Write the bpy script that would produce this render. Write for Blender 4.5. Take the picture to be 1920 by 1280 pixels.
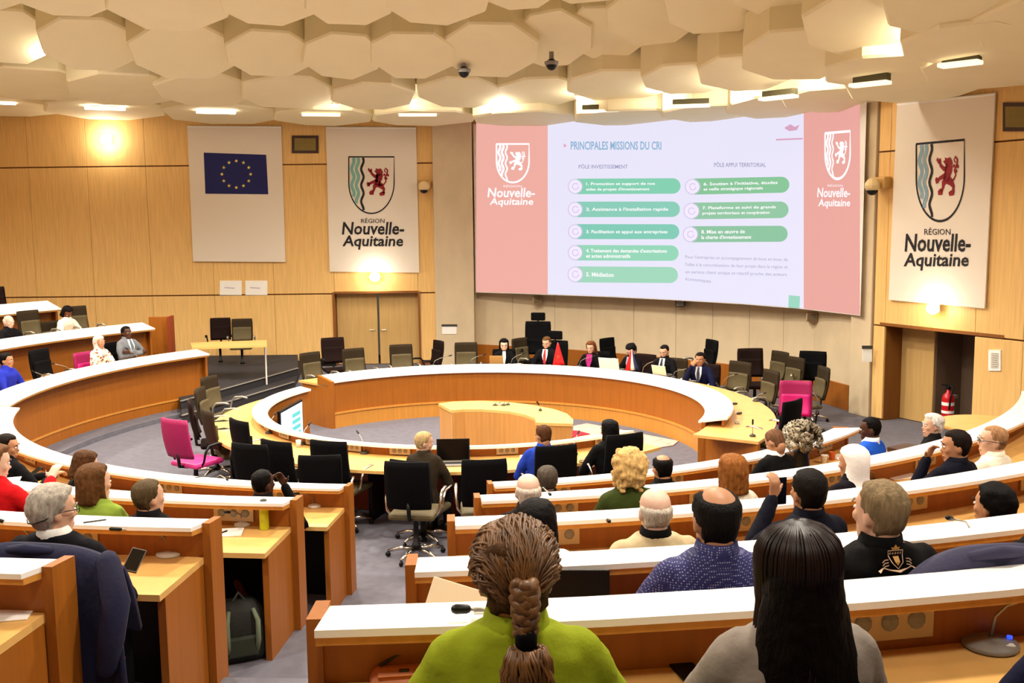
import bpy, bmesh, math, random
from mathutils import Vector, Matrix, noise
random.seed(7)
D = bpy.data; SC = bpy.context.scene; COL = SC.collection
for o in list(D.objects): D.objects.remove(o, do_unlink=True)
# ------------------------------------------------------------------ camera
F, PIT, ROL, HC = 1858.84, .118255, .011509, 3.40      # measured from the photograph (1920x1280)
sp, cp, sr, cr = math.sin(PIT), math.cos(PIT), math.sin(ROL), math.cos(ROL)
cd = D.cameras.new('camera'); cam = D.objects.new('camera', cd); COL.objects.link(cam)
cam.matrix_world = Matrix(((cr, sr, 0, 0), (-sr*sp, cr*sp, -cp, 0), (-sr*cp, cr*cp, sp, HC), (0, 0, 0, 1)))
cd.sensor_width = 36; cd.lens = 36*F/1920; cd.clip_start = .05; cd.clip_end = 200
SC.camera = cam
# ------------------------------------------------------------------ world, lights, exposure
w = D.worlds.new('world'); SC.world = w; w.use_nodes = True
bg = w.node_tree.nodes['Background']; bg.inputs[0].default_value = (1, .86, .68, 1); bg.inputs[1].default_value = .05
vs = SC.view_settings; vs.view_transform = 'Standard'; vs.look = 'None'; vs.gamma = 1; vs.use_curve_mapping = False
vs.exposure = 0.55
CX, CY = -.948, 14.570                                  # centre of the hemicycle
LAMPS = []
def lamp(x, y, z, power, size=.5, spot=None, aim=(0, 0, -1), col=(1, .91, .78), blend=.6):
    l = D.lights.new('downlight_lamp', 'SPOT' if spot else 'POINT'); l.energy = power; l.color = col
    l.shadow_soft_size = size
    if spot: l.spot_size = math.radians(spot); l.spot_blend = blend
    o = D.objects.new('downlight_lamp', l); COL.objects.link(o); o.location = (x, y, z)
    o.rotation_euler = Vector(aim).to_track_quat('-Z', 'Y').to_euler()
for r, n, a0, pw in ((2.6, 5, 20, 520), (6.6, 9, 5, 560), (10.6, 12, 12, 560)):
    for i in range(n):
        a = math.radians(a0+360*i/n); x, y = CX+r*math.cos(a), CY+r*math.sin(a)
        if y < 22.2 and x < 5.5+max(0, (14-y))*.5: lamp(x, y, 6.05, pw*(.75 if y < 7 else 1.05), .22, 150)
for x, y in ((-4, 1.5), (0, .5), (4, 1.5), (7.5, 4.5)): lamp(x, y, 6.3, 160, .25, 150)
# ------------------------------------------------------------------ projection helpers (pixel of the photograph -> point on a real surface)
def ray(px, py):
    u, v = (px-960)/F, (640-py)/F
    u, v = u*cr+v*sr, -u*sr+v*cr
    return Vector((u, cp+v*sp, -sp+v*cp))
CAM = Vector((0, 0, HC))
def at_z(px, py, z): d = ray(px, py); return CAM+d*((z-HC)/d.z)
def at_y(px, py, y): d = ray(px, py); return CAM+d*(y/d.y)
def at_plane(px, py, p, n): d = ray(px, py); return CAM+d*((Vector(p)-CAM).dot(n)/d.dot(n))
def at_cyl(px, py, rho, far=False, c=(CX, CY)):
    d = ray(px, py); a = d.x**2+d.y**2; b = -2*(d.x*c[0]+d.y*c[1]); cc = c[0]**2+c[1]**2-rho*rho
    q = math.sqrt(max(0, b*b-4*a*cc)); return CAM+d*((-b+(q if far else -q))/(2*a))
# ------------------------------------------------------------------ colours and materials
def lin(c): return c/12.92 if c <= .04045 else ((c+.055)/1.055)**2.4
def rgb(h): h = h.lstrip('#'); return tuple(lin(int(h[i:i+2], 16)/255) for i in (0, 2, 4))+(1,)
MATS = {}
def mat(name, col, rough=.6, metal=0, bump=0, bscale=40, var=0, vscale=6, grain=None, emit=0, stretch=(1, 1, 1), spec=.5, alpha=1):
    if name in MATS: return MATS[name]
    m = D.materials.new(name); MATS[name] = m; m.use_nodes = True; nt = m.node_tree; b = nt.nodes['Principled BSDF']
    c = rgb(col) if isinstance(col, str) else col
    b.inputs['Base Color'].default_value = c; b.inputs['Roughness'].default_value = rough
    b.inputs['Metallic'].default_value = metal; b.inputs['Specular IOR Level'].default_value = spec
    if alpha < 1: b.inputs['Alpha'].default_value = alpha
    if emit: b.inputs['Emission Color'].default_value = c; b.inputs['Emission Strength'].default_value = emit
    if var or bump or grain:
        tc = nt.nodes.new('ShaderNodeTexCoord'); mp = nt.nodes.new('ShaderNodeMapping'); nt.links.new(tc.outputs['Object'], mp.inputs[0])
        mp.inputs['Scale'].default_value = stretch
    if var:
        n = nt.nodes.new('ShaderNodeTexNoise'); n.inputs['Scale'].default_value = vscale; n.inputs['Detail'].default_value = 6
        nt.links.new(mp.outputs[0], n.inputs[0]); r = nt.nodes.new('ShaderNodeValToRGB'); nt.links.new(n.outputs[0], r.inputs[0])
        r.color_ramp.elements[0].position = .3; r.color_ramp.elements[1].position = .7
        r.color_ramp.elements[0].color = tuple(max(0, x*(1-var)) for x in c[:3])+(1,)
        r.color_ramp.elements[1].color = tuple(min(1, x*(1+var)) for x in c[:3])+(1,)
        nt.links.new(r.outputs[0], b.inputs['Base Color'])
        if emit: nt.links.new(r.outputs[0], b.inputs['Emission Color'])
    if bump:
        n = nt.nodes.new('ShaderNodeTexNoise'); n.inputs['Scale'].default_value = bscale; n.inputs['Detail'].default_value = 4
        nt.links.new(mp.outputs[0], n.inputs[0]); bp = nt.nodes.new('ShaderNodeBump'); bp.inputs['Strength'].default_value = bump
        bp.inputs['Distance'].default_value = .01; nt.links.new(n.outputs[0], bp.inputs['Height']); nt.links.new(bp.outputs[0], b.inputs['Normal'])
    return m
def wood(name, col, var=.12, rough=.42): return mat(name, col, rough, var=var, vscale=3, stretch=(9, 9, .5), spec=.35)
WOOD_WALL = wood('beech veneer wall', '#ebc07a', .09, .5)
WOOD_PANEL = wood('shaded beech veneer', '#9d5c1a', .10)  # same beech as the desktops, shade on upright fronts put into the colour
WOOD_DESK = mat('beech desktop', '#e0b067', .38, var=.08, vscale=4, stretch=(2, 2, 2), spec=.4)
WOOD_EDGE = wood('beech edge', '#c88a3c', .08)
WOOD_DARK = wood('brown oiled beech', '#8a5423', .1, .5)
WHITE = mat('white laminate', '#f6f3ee', .35)
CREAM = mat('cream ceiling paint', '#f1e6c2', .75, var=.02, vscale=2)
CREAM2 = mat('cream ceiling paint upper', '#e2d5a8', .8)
CONC = mat('sand plaster', '#d6c3a2', .8, var=.06, vscale=3, stretch=(1, 1, .6), bump=.1, bscale=30)
CARPET = mat('grey blue carpet', '#67656f', .95, var=.12, vscale=9, bump=.4, bscale=220)
CARPET2 = mat('dark carpet', '#2c2a2e', .95, var=.1, bump=.3, bscale=200)
BLACKF = mat('black fabric', '#040406', .85, bump=.15, bscale=150, spec=.12)
OLIVE = mat('olive mesh fabric', '#574b2d', .75, var=.08, vscale=20, bump=.15, bscale=150)
OLIVED = mat('dark olive fabric', '#2e2313', .8, spec=.2, var=.08, vscale=20)
BROWN = mat('dark brown fabric', '#1c0d0a', .85, spec=.15)
MAGENTA = mat('magenta fabric', '#9c0c55', .7, var=.06, vscale=20)
CHROME = mat('polished chrome', '#d9d5cc', .18, 1)
GREYP = mat('grey plastic', '#8b8780', .5)
BLACKP = mat('black plastic', '#050506', .45, spec=.3)
METAL = mat('brushed steel plate', '#c4ab86', .45, .2)
PAPER = mat('white paper', '#fbfaf6', .8)
# ------------------------------------------------------------------ mesh builder
class MB:
    def __init__(s): s.v = []; s.f = []; s.m = []; s.cm = 0
    def add(s, vs, fs):
        b = len(s.v); s.v += [tuple(p) for p in vs]; s.f += [tuple(b+i for i in q) for q in fs]; s.m += [s.cm]*len(fs); return s
    def mt(s, i): s.cm = i; return s
    def box(s, c, d, rot=None):
        c = Vector(c); x, y, z = d[0]/2, d[1]/2, d[2]/2
        vs = [Vector((i*x, j*y, k*z)) for i in (-1, 1) for j in (-1, 1) for k in (-1, 1)]
        if rot is not None: vs = [rot @ p for p in vs]
        return s.add([p+c for p in vs], [(0, 1, 3, 2), (4, 6, 7, 5), (0, 4, 5, 1), (2, 3, 7, 6), (0, 2, 6, 4), (1, 5, 7, 3)])
    def bbox(s, c, d, bev, rot=None):                    # box with chamfered vertical and horizontal edges
        c = Vector(c); bm = bmesh.new(); bmesh.ops.create_cube(bm, size=1)
        for q in bm.verts: q.co = Vector((q.co.x*d[0], q.co.y*d[1], q.co.z*d[2]))
        bmesh.ops.bevel(bm, geom=bm.edges[:], offset=bev, segments=2, affect='EDGES', profile=.5)
        bm.verts.ensure_lookup_table(); vs = [(rot @ q.co if rot is not None else q.co)+c for q in bm.verts]
        for i, q in enumerate(bm.verts): q.index = i
        fs = [[q.index for q in f.verts] for f in bm.faces]; bm.free(); return s.add(vs, fs)
    def prism(s, poly, z0, z1):
        n = len(poly); return s.add([(p[0], p[1], z0) for p in poly]+[(p[0], p[1], z1) for p in poly],
            [tuple(range(n-1, -1, -1)), tuple(range(n, 2*n))]+[(i, (i+1) % n, n+(i+1) % n, n+i) for i in range(n)])
    def solid(s, poly, off):                             # extrude a 3D polygon by an offset vector
        n = len(poly); off = Vector(off); a = [Vector(p) for p in poly]
        return s.add(a+[p+off for p in a], [tuple(range(n-1, -1, -1)), tuple(range(n, 2*n))]+[(i, (i+1) % n, n+(i+1) % n, n+i) for i in range(n)])
    def loft(s, rings, cap=True):
        n = len(rings[0]); vs = [p for r in rings for p in r]; fs = []
        for k in range(len(rings)-1):
            for i in range(n): j = (i+1) % n; fs.append((k*n+i, k*n+j, (k+1)*n+j, (k+1)*n+i))
        if cap: fs.append(tuple(range(n-1, -1, -1))); fs.append(tuple((len(rings)-1)*n+i for i in range(n)))
        return s.add(vs, fs)
    def tube(s, pts, rad, n=8, round_=False):
        pts = [Vector(p) for p in pts]; rad = list(rad) if isinstance(rad, (list, tuple)) else [rad]*len(pts); rings = []
        if round_:
            a = (pts[0]-pts[1]).normalized(); b = (pts[-1]-pts[-2]).normalized(); r0, r1 = rad[0], rad[-1]
            pts = [pts[0]+a*r0*.96, pts[0]+a*r0*.7]+pts+[pts[-1]+b*r1*.7, pts[-1]+b*r1*.96]
            rad = [r0*.28, r0*.72]+rad+[r1*.72, r1*.28]
        up = None
        for i, p in enumerate(pts):
            t = (pts[min(i+1, len(pts)-1)]-pts[max(i-1, 0)]).normalized()
            if up is None: up = Vector((0, 0, 1)) if abs(t.z) < .9 else Vector((1, 0, 0))
            x = t.cross(up).normalized(); y = x.cross(t).normalized(); up = y
            rings.append([p+(x*math.cos(2*math.pi*k/n)+y*math.sin(2*math.pi*k/n))*rad[i] for k in range(n)])
        return s.loft(rings)
    def ell(s, c, r, rot=None, n=14, m=8):
        c = Vector(c); rings = []
        for j in range(m+1):
            ph = -math.pi/2+math.pi*(j+.02)/(m+.04) if 0 < j < m else (-math.pi/2+.06 if j == 0 else math.pi/2-.06)
            q = [Vector((math.cos(ph)*math.cos(2*math.pi*i/n)*r[0], math.cos(ph)*math.sin(2*math.pi*i/n)*r[1], math.sin(ph)*r[2])) for i in range(n)]
            rings.append([(rot @ p if rot is not None else p)+c for p in q])
        return s.loft(rings)
    def lathe(s, prof, c=(0, 0, 0), n=20):
        return s.loft([[(c[0]+r*math.cos(2*math.pi*i/n), c[1]+r*math.sin(2*math.pi*i/n), c[2]+z) for i in range(n)] for r, z in prof])
    def arc(s, prof, a0, a1, c=(CX, CY), step=2.0):       # sweep a closed (r,z) profile along an arc
        n = max(2, int(abs(a1-a0)/step)+1); rings = []
        for i in range(n+1):
            a = math.radians(a0+(a1-a0)*i/n); rings.append([(c[0]+r*math.cos(a), c[1]+r*math.sin(a), z) for r, z in prof])
        return s.loft(rings)
    def mesh(s, name, mats=(), smooth=False):
        me = D.meshes.new(name); me.from_pydata(s.v, [], s.f)
        for m in mats: me.materials.append(m)
        if len(mats) > 1: me.polygons.foreach_set('material_index', s.m)
        if smooth: me.polygons.foreach_set('use_smooth', [True]*len(me.polygons))
        bm = bmesh.new(); bm.from_mesh(me); bmesh.ops.recalc_face_normals(bm, faces=bm.faces); bm.to_mesh(me); bm.free()
        me.update(); return me
    def build(s, name, mats, parent=None, smooth=False, **tags):
        if not isinstance(mats, (list, tuple)): mats = [mats]
        return link(name, s.mesh(name, mats, smooth), parent, **tags)
def link(name, me, parent=None, **tags):
    o = D.objects.new(name, me); COL.objects.link(o)
    if parent is not None: o.parent = parent
    for k, v in tags.items(): o[k] = v
    if me is not None and smooth_flag(me): 
        pass
    return o
def smooth_flag(me): return False
def thing(name, label, cat, loc=(0, 0, 0), rz=0, group=None):
    o = D.objects.new(name, None); COL.objects.link(o); o.location = loc; o.rotation_euler = (0, 0, rz); o.empty_display_size = .1
    o['label'] = label; o['category'] = cat
    if group: o['group'] = group
    return o
def copy_tree(o, label=None, loc=None, rz=None, group=None):
    def rec(x, par):
        c = x.copy(); COL.objects.link(c); c.parent = par
        for ch in x.children: rec(ch, c)
        return c
    r = rec(o, None)
    if label: r['label'] = label
    if loc is not None: r.location = loc
    if rz is not None: r.rotation_euler = (0, 0, rz)
    if group: r['group'] = group
    return r
def pol(r, a, z=0, c=(CX, CY)): a = math.radians(a); return Vector((c[0]+r*math.cos(a), c[1]+r*math.sin(a), z))
def smst(x): x = max(0, min(1, x)); return x*x*(3-2*x)
# ================================================================== SETTING
ST = dict(kind='structure')
RK = [5.85, 7.616, 9.10, 10.62, 11.74]; ZK = [1.08, 1.455, 1.743, 2.03, 2.27]; TK = [.08, .50, .80, 1.08, 1.33]
SL = [.27, .28, .31, .35, .41]
mb = MB(); mb.box((-2, 9, -.15), (34, 34, .3)); mb.build('floor', CARPET, **ST)
for k, (r0, r1, a0, a1) in enumerate(((RK[0]-.02, RK[1], 140, 322), (RK[1], RK[2], 139, 346), (RK[2], RK[3], 141, 340), (RK[3], RK[4], 146, 334), (RK[4], 13.1, 152, 330), (13.1, 18.5, 160, 322))):
    z = (TK+[1.62])[k]
    MB().arc([(r0, .002), (r1+.05, .002), (r1+.05, z), (r0, z)], a0, a1).build('floor', CARPET, **ST)
# steps and platform behind the left aisle
sA, sB, sC, sD = at_z(400, 735, .3), at_z(552, 692, .3), at_z(405, 760, .15), at_z(545, 718, .15)
for (p, q, z) in ((sC, sD, .15), (sA, sB, .3)):
    d = (q-p).normalized(); a, b = p-d*1.0, q+d*.15
    m_ = MB().prism([(a.x, a.y), (b.x, b.y), (b.x-.5, 23.9), (a.x-2.5, 23.9)], .002, z); o = m_.build('floor', CARPET2, **ST)
    e = MB(); e.box(((a+b)/2+Vector((0, 0, z-(a+b).z/2+.004))), ((b-a).length, .05, .012), Matrix.Rotation(math.atan2(d.y, d.x), 3, 'Z')); e.build('step_edge', GREYP, o)
# ---- left wall of veneer panels
YW = 24.0; ZS0, ZS1 = 1.76, 4.86
def xw(px): return at_y(px, 500, YW).x
wl = MB(); x0, xd0, xd1, x1 = -14.5, xw(625), xw(783), xw(815)
for a, b, z0, z1 in ((x0, xd0, 0, 6.8), (xd1, x1, 0, 6.8), (xd0, xd1, ZS0, 6.8)): wl.box(((a+b)/2, YW+.16, (z0+z1)/2), (b-a, .2, z1-z0))
wall_left = wl.build('wall_left', WOOD_DARK, **ST)
xs = [-14.5, -12.9, -11.5, -10.1, -8.7, -7.2, -5.75, xd0, xd1, x1]
for z0, z1 in ((.1, ZS0), (ZS0, ZS1), (ZS1, 6.15), (6.15, 6.8)):
    for a, b in zip(xs, xs[1:]):
        if z0 < 1 and a == xd0: continue
        MB().bbox(((a+b)/2, YW+.03, (z0+z1)/2), (b-a-.006, .05, z1-z0-.03), .006).build('panel', WOOD_WALL, wall_left)
MB().box(((x0+xd0)/2, YW-.01, .05), (xd0-x0, .05, .1)).build('baseboard_left', BLACKP, **ST)
# double door in the left wall
d1 = thing('door_1', 'double beech door recessed in the left wall under an emergency lamp', 'door', ((xd0+xd1)/2, YW+.22, 0)); d1['kind'] = 'structure'
W = xd1-xd0
for s in (-1, 1):
    lf = MB().bbox((s*W/4+(.02 if s > 0 else 0), 0, .89), (W/2-.03, .05, 1.76), .008).build('door_leaf', wood('pale door veneer', '#c5a166', .07), d1)
    MB().tube([(s*.09, -.06, .85), (s*.2, -.06, .85)], .012, 6).tube([(s*.09, -.06, .85), (s*.09, 0, .85)], .012, 6).build('handle', CHROME, lf)
MB().box((-W/2-.02, -.1, .9), (.05, .3, 1.8)).box((W/2+.02, -.1, .9), (.05, .3, 1.8)).box((0, -.1, 1.79), (W, .3, .05)).build('door_frame', WOOD_DARK, d1)
# ---- centre wall of plaster panels behind the screen
def azi(px, py=400): d = ray(px, py); return d.x/d.y
def curve_az(tab, a):                                    # smooth plan curve: distance as a function of bearing
    n = len(tab); xs = [azi(p) for p, y in tab]; fs = [1/y for p, y in tab]; m = []
    for i in range(n):
        j0, j1 = max(i-1, 0), min(i+1, n-1); m.append((fs[j1]-fs[j0])/(xs[j1]-xs[j0]))
    i = 0
    while i < n-2 and a > xs[i+1]: i += 1
    h = xs[i+1]-xs[i]; t = (a-xs[i])/h
    if t < 0: f = fs[0]+m[0]*(a-xs[0])
    elif t > 1: f = fs[-1]+m[-1]*(a-xs[-1])
    else: f = (2*t**3-3*t*t+1)*fs[i]+(t**3-2*t*t+t)*h*m[i]+(-2*t**3+3*t*t)*fs[i+1]+(t**3-t*t)*h*m[i+1]
    return Vector((a/f, 1/f, 0))
def curve_pt(tab, px): return curve_az(tab, azi(px))
SCT = [(890, 24.0), (1027, 22.85), (1150, 21.85), (1270, 20.77), (1390, 19.7), (1503, 18.58), (1560, 17.85), (1614, 17.0)]
WCT = [(884, 24.35), (1027, 23.4), (1150, 22.4), (1270, 21.3), (1390, 20.2), (1503, 19.05), (1560, 18.3), (1606, 17.5)]
js = [884, 960, 1040, 1110, 1190, 1270, 1340, 1410, 1475, 1535, 1606]
wc = MB(); pts = [curve_pt(WCT, p) for p in js]; back = [p+Vector((.12, .35, 0)) for p in pts]
wc.solid([Vector((p.x, p.y+.06, 0)) for p in pts]+[p for p in reversed(back)], (0, 0, 6.8)); wall_c = wc.build('wall_center', CONC, **ST)
for a, b in zip(pts, pts[1:]):
    d = (b-a).normalized(); n = Vector((-d.y, d.x, 0)); L = (b-a).length
    R3 = Matrix.Rotation(math.atan2(d.y, d.x), 3, 'Z')
    MB().bbox((a+b)/2+Vector((0, 0, 3.4))-n*-.0, (L-.008, .05, 6.76), .005, R3).build('panel', CONC, wall_c)
    MB().bbox((a+b)/2+Vector((0, 0, .23))-n*.03, (L-.004, .06, .46), .006, R3).build('panel', WOOD_PANEL, wall_c)
xa, xb = at_y(815, 500, 23.9).x, at_y(888, 500, 23.9).x
MB().bbox(((xa+xb)/2, 24.1, 3.4), (xb-xa, .5, 6.8), .02).build('trim_1', CONC, **ST)
# ---- right wall
P0 = at_y(1641, 500, 16.8); P0.z = 0; DR = Vector((.46, -.888, 0)).normalized(); NR = Vector((-DR.y, DR.x, 0))*-1
if NR.x > 0: NR = -NR
def rw(px, py, off=0): return at_plane(px, py, P0+NR*off, NR)
def rws(px): return (rw(px, 500)-P0).dot(DR)
RZ0 = (rw(1662, 608).z+rw(1864, 637).z)/2; RZ1 = (rw(1662, 283).z+rw(1900, 264).z)/2
RR = Matrix.Rotation(math.atan2(DR.y, DR.x), 3, 'Z')
def rbox(mb, s0, s1, z0, z1, off, th): mb.box(P0+DR*((s0+s1)/2)+NR*off+Vector((0, 0, (z0+z1)/2)), (s1-s0, th, z1-z0), RR); return mb
n0, n1 = rws(1662), rws(1833); SE = 22
wr = MB(); rbox(wr, 0, n0, 0, 6.8, -.16, .2); rbox(wr, n1, SE, 0, 6.8, -.16, .2); rbox(wr, n0, n1, RZ0, 6.8, -.16, .2)
wall_right = wr.build('wall_right', WOOD_DARK, **ST)
ss = [0, n0, n1, rws(1925), rws(1990)+.6]+[rws(1990)+.6+1.4*i for i in range(1, 9)]
for z0, z1 in ((.02, RZ0), (RZ0, RZ1), (RZ1, 5.75), (5.75, 6.8)):
    for a, b in zip(ss, ss[1:]):
        if a == n0 and z0 < 1: continue
        MB().bbox(P0+DR*((a+b)/2)+NR*-.03+Vector((0, 0, (z0+z1)/2)), (b-a-.006, .05, z1-z0-.025), .006, RR).build('panel', WOOD_WALL, wall_right)
nd = thing('door_2', 'single beech door standing in the dark recess of the right wall', 'door', P0+DR*((n0+n1)/2)+NR*-.5, math.atan2(DR.y, DR.x)); nd['kind'] = 'structure'
hw = (n1-n0)/2; rwb = lambda px: (at_plane(px, 500, P0+NR*-.53, NR)-P0).dot(DR)-(n0+n1)/2; l0, l1 = rwb(1676), rwb(1766)
# local +y points away from the room
MB().bbox(((l0+l1)/2, -.05, RZ0/2), (l1-l0, .05, RZ0-.02), .008).build('door_leaf', wood('pale door veneer', '#c5a166', .07), nd)
MB().box((-hw-.02, -.15, RZ0/2), (.06, .62, RZ0)).build('door_jamb', wood('dark door jamb', '#7a4a18', .1), nd)
MB().box(((l1+hw)/2+.25, .62, RZ0/2), (hw-l1+.7, .05, RZ0)).box((hw+.03, .1, RZ0/2), (.05, 1.0, RZ0)).box((l1-.01, .3, RZ0/2), (.05, .65, RZ0)).build('recess_panel', mat('taupe recess', '#75604e', .8), nd)
MB().box((.2, .1, RZ0+.03), (2*hw+.6, 1.2, .05)).build('recess_top', WOOD_DARK, nd)
xa = curve_pt([(1600, 17.35), (1645, 16.8)], 1603); xb = curve_pt([(1600, 17.35), (1645, 16.8)], 1641)
dd = (xb-xa); dn = Vector((-dd.y, dd.x, 0)).normalized(); dn = dn if dn.y > 0 else -dn
MB().bbox((xa+xb)/2+dn*.2+Vector((0, 0, 3.4)), (dd.length, .45, 6.8), .015, Matrix.Rotation(math.atan2(dd.y, dd.x), 3, 'Z')).build('trim_2', CONC, **ST)
# ---- walls behind and beside the viewer (close the room)
MB().box((-14.6, 10, 3.4), (.2, 29, 6.8)).build('wall_side', WOOD_WALL, **ST)
MB().box((-2, -4.2, 3.6), (30, .2, 7.2)).build('wall_back', WOOD_WALL, **ST)
# ================================================================== CEILING with faceted drums
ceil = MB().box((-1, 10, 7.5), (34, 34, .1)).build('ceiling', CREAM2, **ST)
rnd = random.Random(3)
DR_ = []
def drums(lst, Y):
    for i, (px, py, hw, hh, *yy) in enumerate(lst): DR_.append((px, py, hw, hh, yy[0] if yy else Y))
drums([(-190, 196, 98, 15), (5, 200, 97, 16), (200, 207, 97, 16), (415, 216, 97, 16), (610, 221, 88, 14), (795, 223, 94, 13), (985, 224, 96, 12, 21.8), (1175, 222, 96, 13, 20.6), (1330, 214, 84, 14, 19.4), (1455, 203, 84, 18, 18.2), (1560, 190, 84, 20, 17), (1712, 164, 112, 26, 15), (1880, 128, 120, 34, 13.4), (2060, 90, 130, 40, 12.4)], 22.4)
drums([(-120, 150, 110, 26), (60, 160, 100, 25), (235, 170, 92, 26), (385, 172, 82, 27), (540, 176, 84, 27), (700, 183, 76, 22), (862, 176, 76, 26), (1015, 174, 80, 24), (1160, 162, 90, 26, 18.8), (1290, 150, 82, 26, 17.6), (1400, 138, 84, 32, 16.4), (1500, 106, 98, 42, 15), (1672, 136, 110, 26, 14.2), (1630, 50, 112, 50, 13), (1822, 86, 110, 32, 12), (1980, 50, 120, 42, 11.2)], 20)
drums([(-140, 55, 85, 42), (15, 71, 66, 42), (171, 86, 80, 41), (345, 100, 90, 45), (505, 104, 74, 40), (643, 107, 72, 39), (773, 105, 75, 41), (918, 97, 86, 50), (1034, 76, 74, 47), (1136, 63, 76, 45), (1225, 32, 80, 50, 16.4), (1342, 10, 94, 50, 15.2), (1480, -20, 100, 50, 14), (1800, 5, 118, 54, 11), (1640, -60, 120, 54, 12)], 17.4)
drums([(-60, -30, 95, 42), (120, -8, 80, 33), (315, 10, 99, 44), (502, 8, 80, 38), (655, 5, 79, 40), (818, -2, 92, 48), (975, -22, 70, 38), (1100, -40, 85, 44), (1240, -70, 95, 46)], 15)
for px, py, hw, hh, Y in DR_:
    c = at_y(px, py, Y); v = (c-CAM).normalized(); e = math.asin(v.z)
    t = max(.03, math.asin(min(.9, hh/hw))-e)
    hd = Vector((v.x, v.y, 0)).normalized(); n = (Vector((0, 0, -1))*math.cos(t)-hd*math.sin(t)).normalized()
    e1 = Vector((hd.y, -hd.x, 0)); e2 = n.cross(e1); r = hw*(c-CAM).length/F*1.02
    a0 = rnd.uniform(-.12, .12)+math.pi/8; N = 8
    ang = [a0+2*math.pi*(i+rnd.uniform(-.13, .13))/N for i in range(N)]; rr = [r*rnd.uniform(.96, 1.04)/math.cos(math.pi/8)*.97 for _ in range(N)]
    P = lambda f, d: [c+e1*math.cos(a)*q*f+e2*math.sin(a)*q*f-n*d for a, q in zip(ang, rr)]
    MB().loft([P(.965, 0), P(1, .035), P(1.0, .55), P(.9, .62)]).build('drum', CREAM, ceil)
# ---- linear lights on the rim drums
glow = mat('lit diffuser', '#fff3dc', .5, emit=6); glow2 = mat('dim diffuser', '#f3e6c8', .5, emit=.9); slot = mat('olive slot', '#4d472f', .8)
for i, (px, py, Y, lit) in enumerate(((-10, 190, 21.9, 1), (197, 201, 21.9, 1), (405, 208, 21.8, 1), (602, 213, 21.8, 0), (783, 213, 21.7, 0), (957, 208, 21.0, 0), (1125, 206, 19.8, 0), (1295, 196, 18.6, 0), (1462, 180, 16.6, 0), (1634, 154, 14.4, 0), (1803, 116, 12.5, 0))):
    c = at_y(px, py, Y); v = Vector((c.x, c.y, 0)).normalized(); rt = Vector((v.y, -v.x, 0)) if i < 8 else Vector((.72, -.69, 0))
    nm = ['leftmost, cut by the frame edge', 'above the round wall spotlight', 'above the blue flag banner', 'above the small wall vent', 'above the left coat of arms banner', 'above the left edge of the screen', 'above the middle of the slide', 'above the right half of the slide', 'left of the right hand column', 'above the bare column right of the screen', 'above the right coat of arms banner'][i]
    t = thing('ceiling_light', 'slim linear ceiling light on a drum rim, '+nm, 'ceiling light', c, math.atan2(rt.y, rt.x), 'linear lights on the ceiling rim')
    L = 66*Y/F; MB().bbox((0, 0, .05), (L, .12, .1), .008).build('housing', slot, t)
    MB().bbox((0, -.05, -.03), (L+.04, .2, .05), .01).build('diffuser', glow if lit else glow2, t)
# ---- bright spot lamps between the drums
for i, (px, py, Y, s) in enumerate(((83, 88, 17.6, 1.3), (628, 196, 20.6, .8), (775, 187, 20.4, .8), (938, 187, 20.2, .8), (1082, 180, 19.6, .6), (1240, 168, 18, .8), (1376, 152, 16.6, 1), (1516, 126, 15, 1), (1638, 92, 13.6, 1.4), (1752, 44, 12, 1.5), (1812, 2, 11.2, 1.3))):
    c = at_y(px, py, Y+(.9 if i > 4 else .3)); nm = ['between two drums above the left wall', 'over the small wall vent', 'over the left coat of arms banner', 'over the left edge of the screen', 'over the slide title', 'over the middle of the slide', 'over the right half of the slide', 'third in the bright row at the right', 'second largest flare at the right', 'largest flare at the upper right', 'cut by the top edge at the right'][i]
    t = thing('spot_lamp', 'bright spot lamp glowing between ceiling drums, '+nm, 'lamp', c, 0, 'spot lamps between the ceiling drums')
    MB().lathe([(.03, .16), (.09*s, .14), (.1*s, 0), (.095*s, -.005)], n=14).build('lamp_housing', WHITE, t)
    MB().ell((0, 0, 0), (.085*s, .085*s, .05), n=12, m=6).build('bulb', mat('lamp glow', '#fff0d2', .5, emit=30), t)
    lamp(c.x, c.y, c.z-.12, (16 if i < 6 else 30)*s*s, .05)
# ---- round wall spotlight and emergency lamps
def fixture(name, label, c, nrm, r, m_, pw):
    t = thing(name, label, 'lamp', c, math.atan2(nrm.y, nrm.x)+math.pi/2)
    R2 = Matrix.Rotation(math.pi/2, 3, 'X')
    mb = MB(); mb.bbox((0, .03, 0), (r*1.9, .04, r*1.3), .012); mb.build('lamp_housing', WHITE, t)
    MB().ell((0, -.02, 0), (r*1.1, .06, r*.95), n=14, m=8).build('bulb', m_, t)
    q = c+nrm*.16; lamp(q.x, q.y, q.z, pw, .06, None)
fixture('wall_spotlight', 'glowing round spotlight high on the left veneer wall', at_y(200, 262, YW-.06), Vector((0, -1, 0)), .13, mat('lamp glow', '#fff0d2', .5, emit=30), 22)
EG = mat('emergency lamp glow', '#fbffc0', .5, emit=14)
fixture('emergency_lamp', 'small glowing emergency lamp over the double door on the left', at_y(703, 519, YW-.1), Vector((0, -1, 0)), .12, EG, 16)
fixture('emergency_lamp', 'small glowing emergency lamp under the right coat of arms banner', rw(1750, 578, .12), NR, .1, EG, 9)
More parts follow.
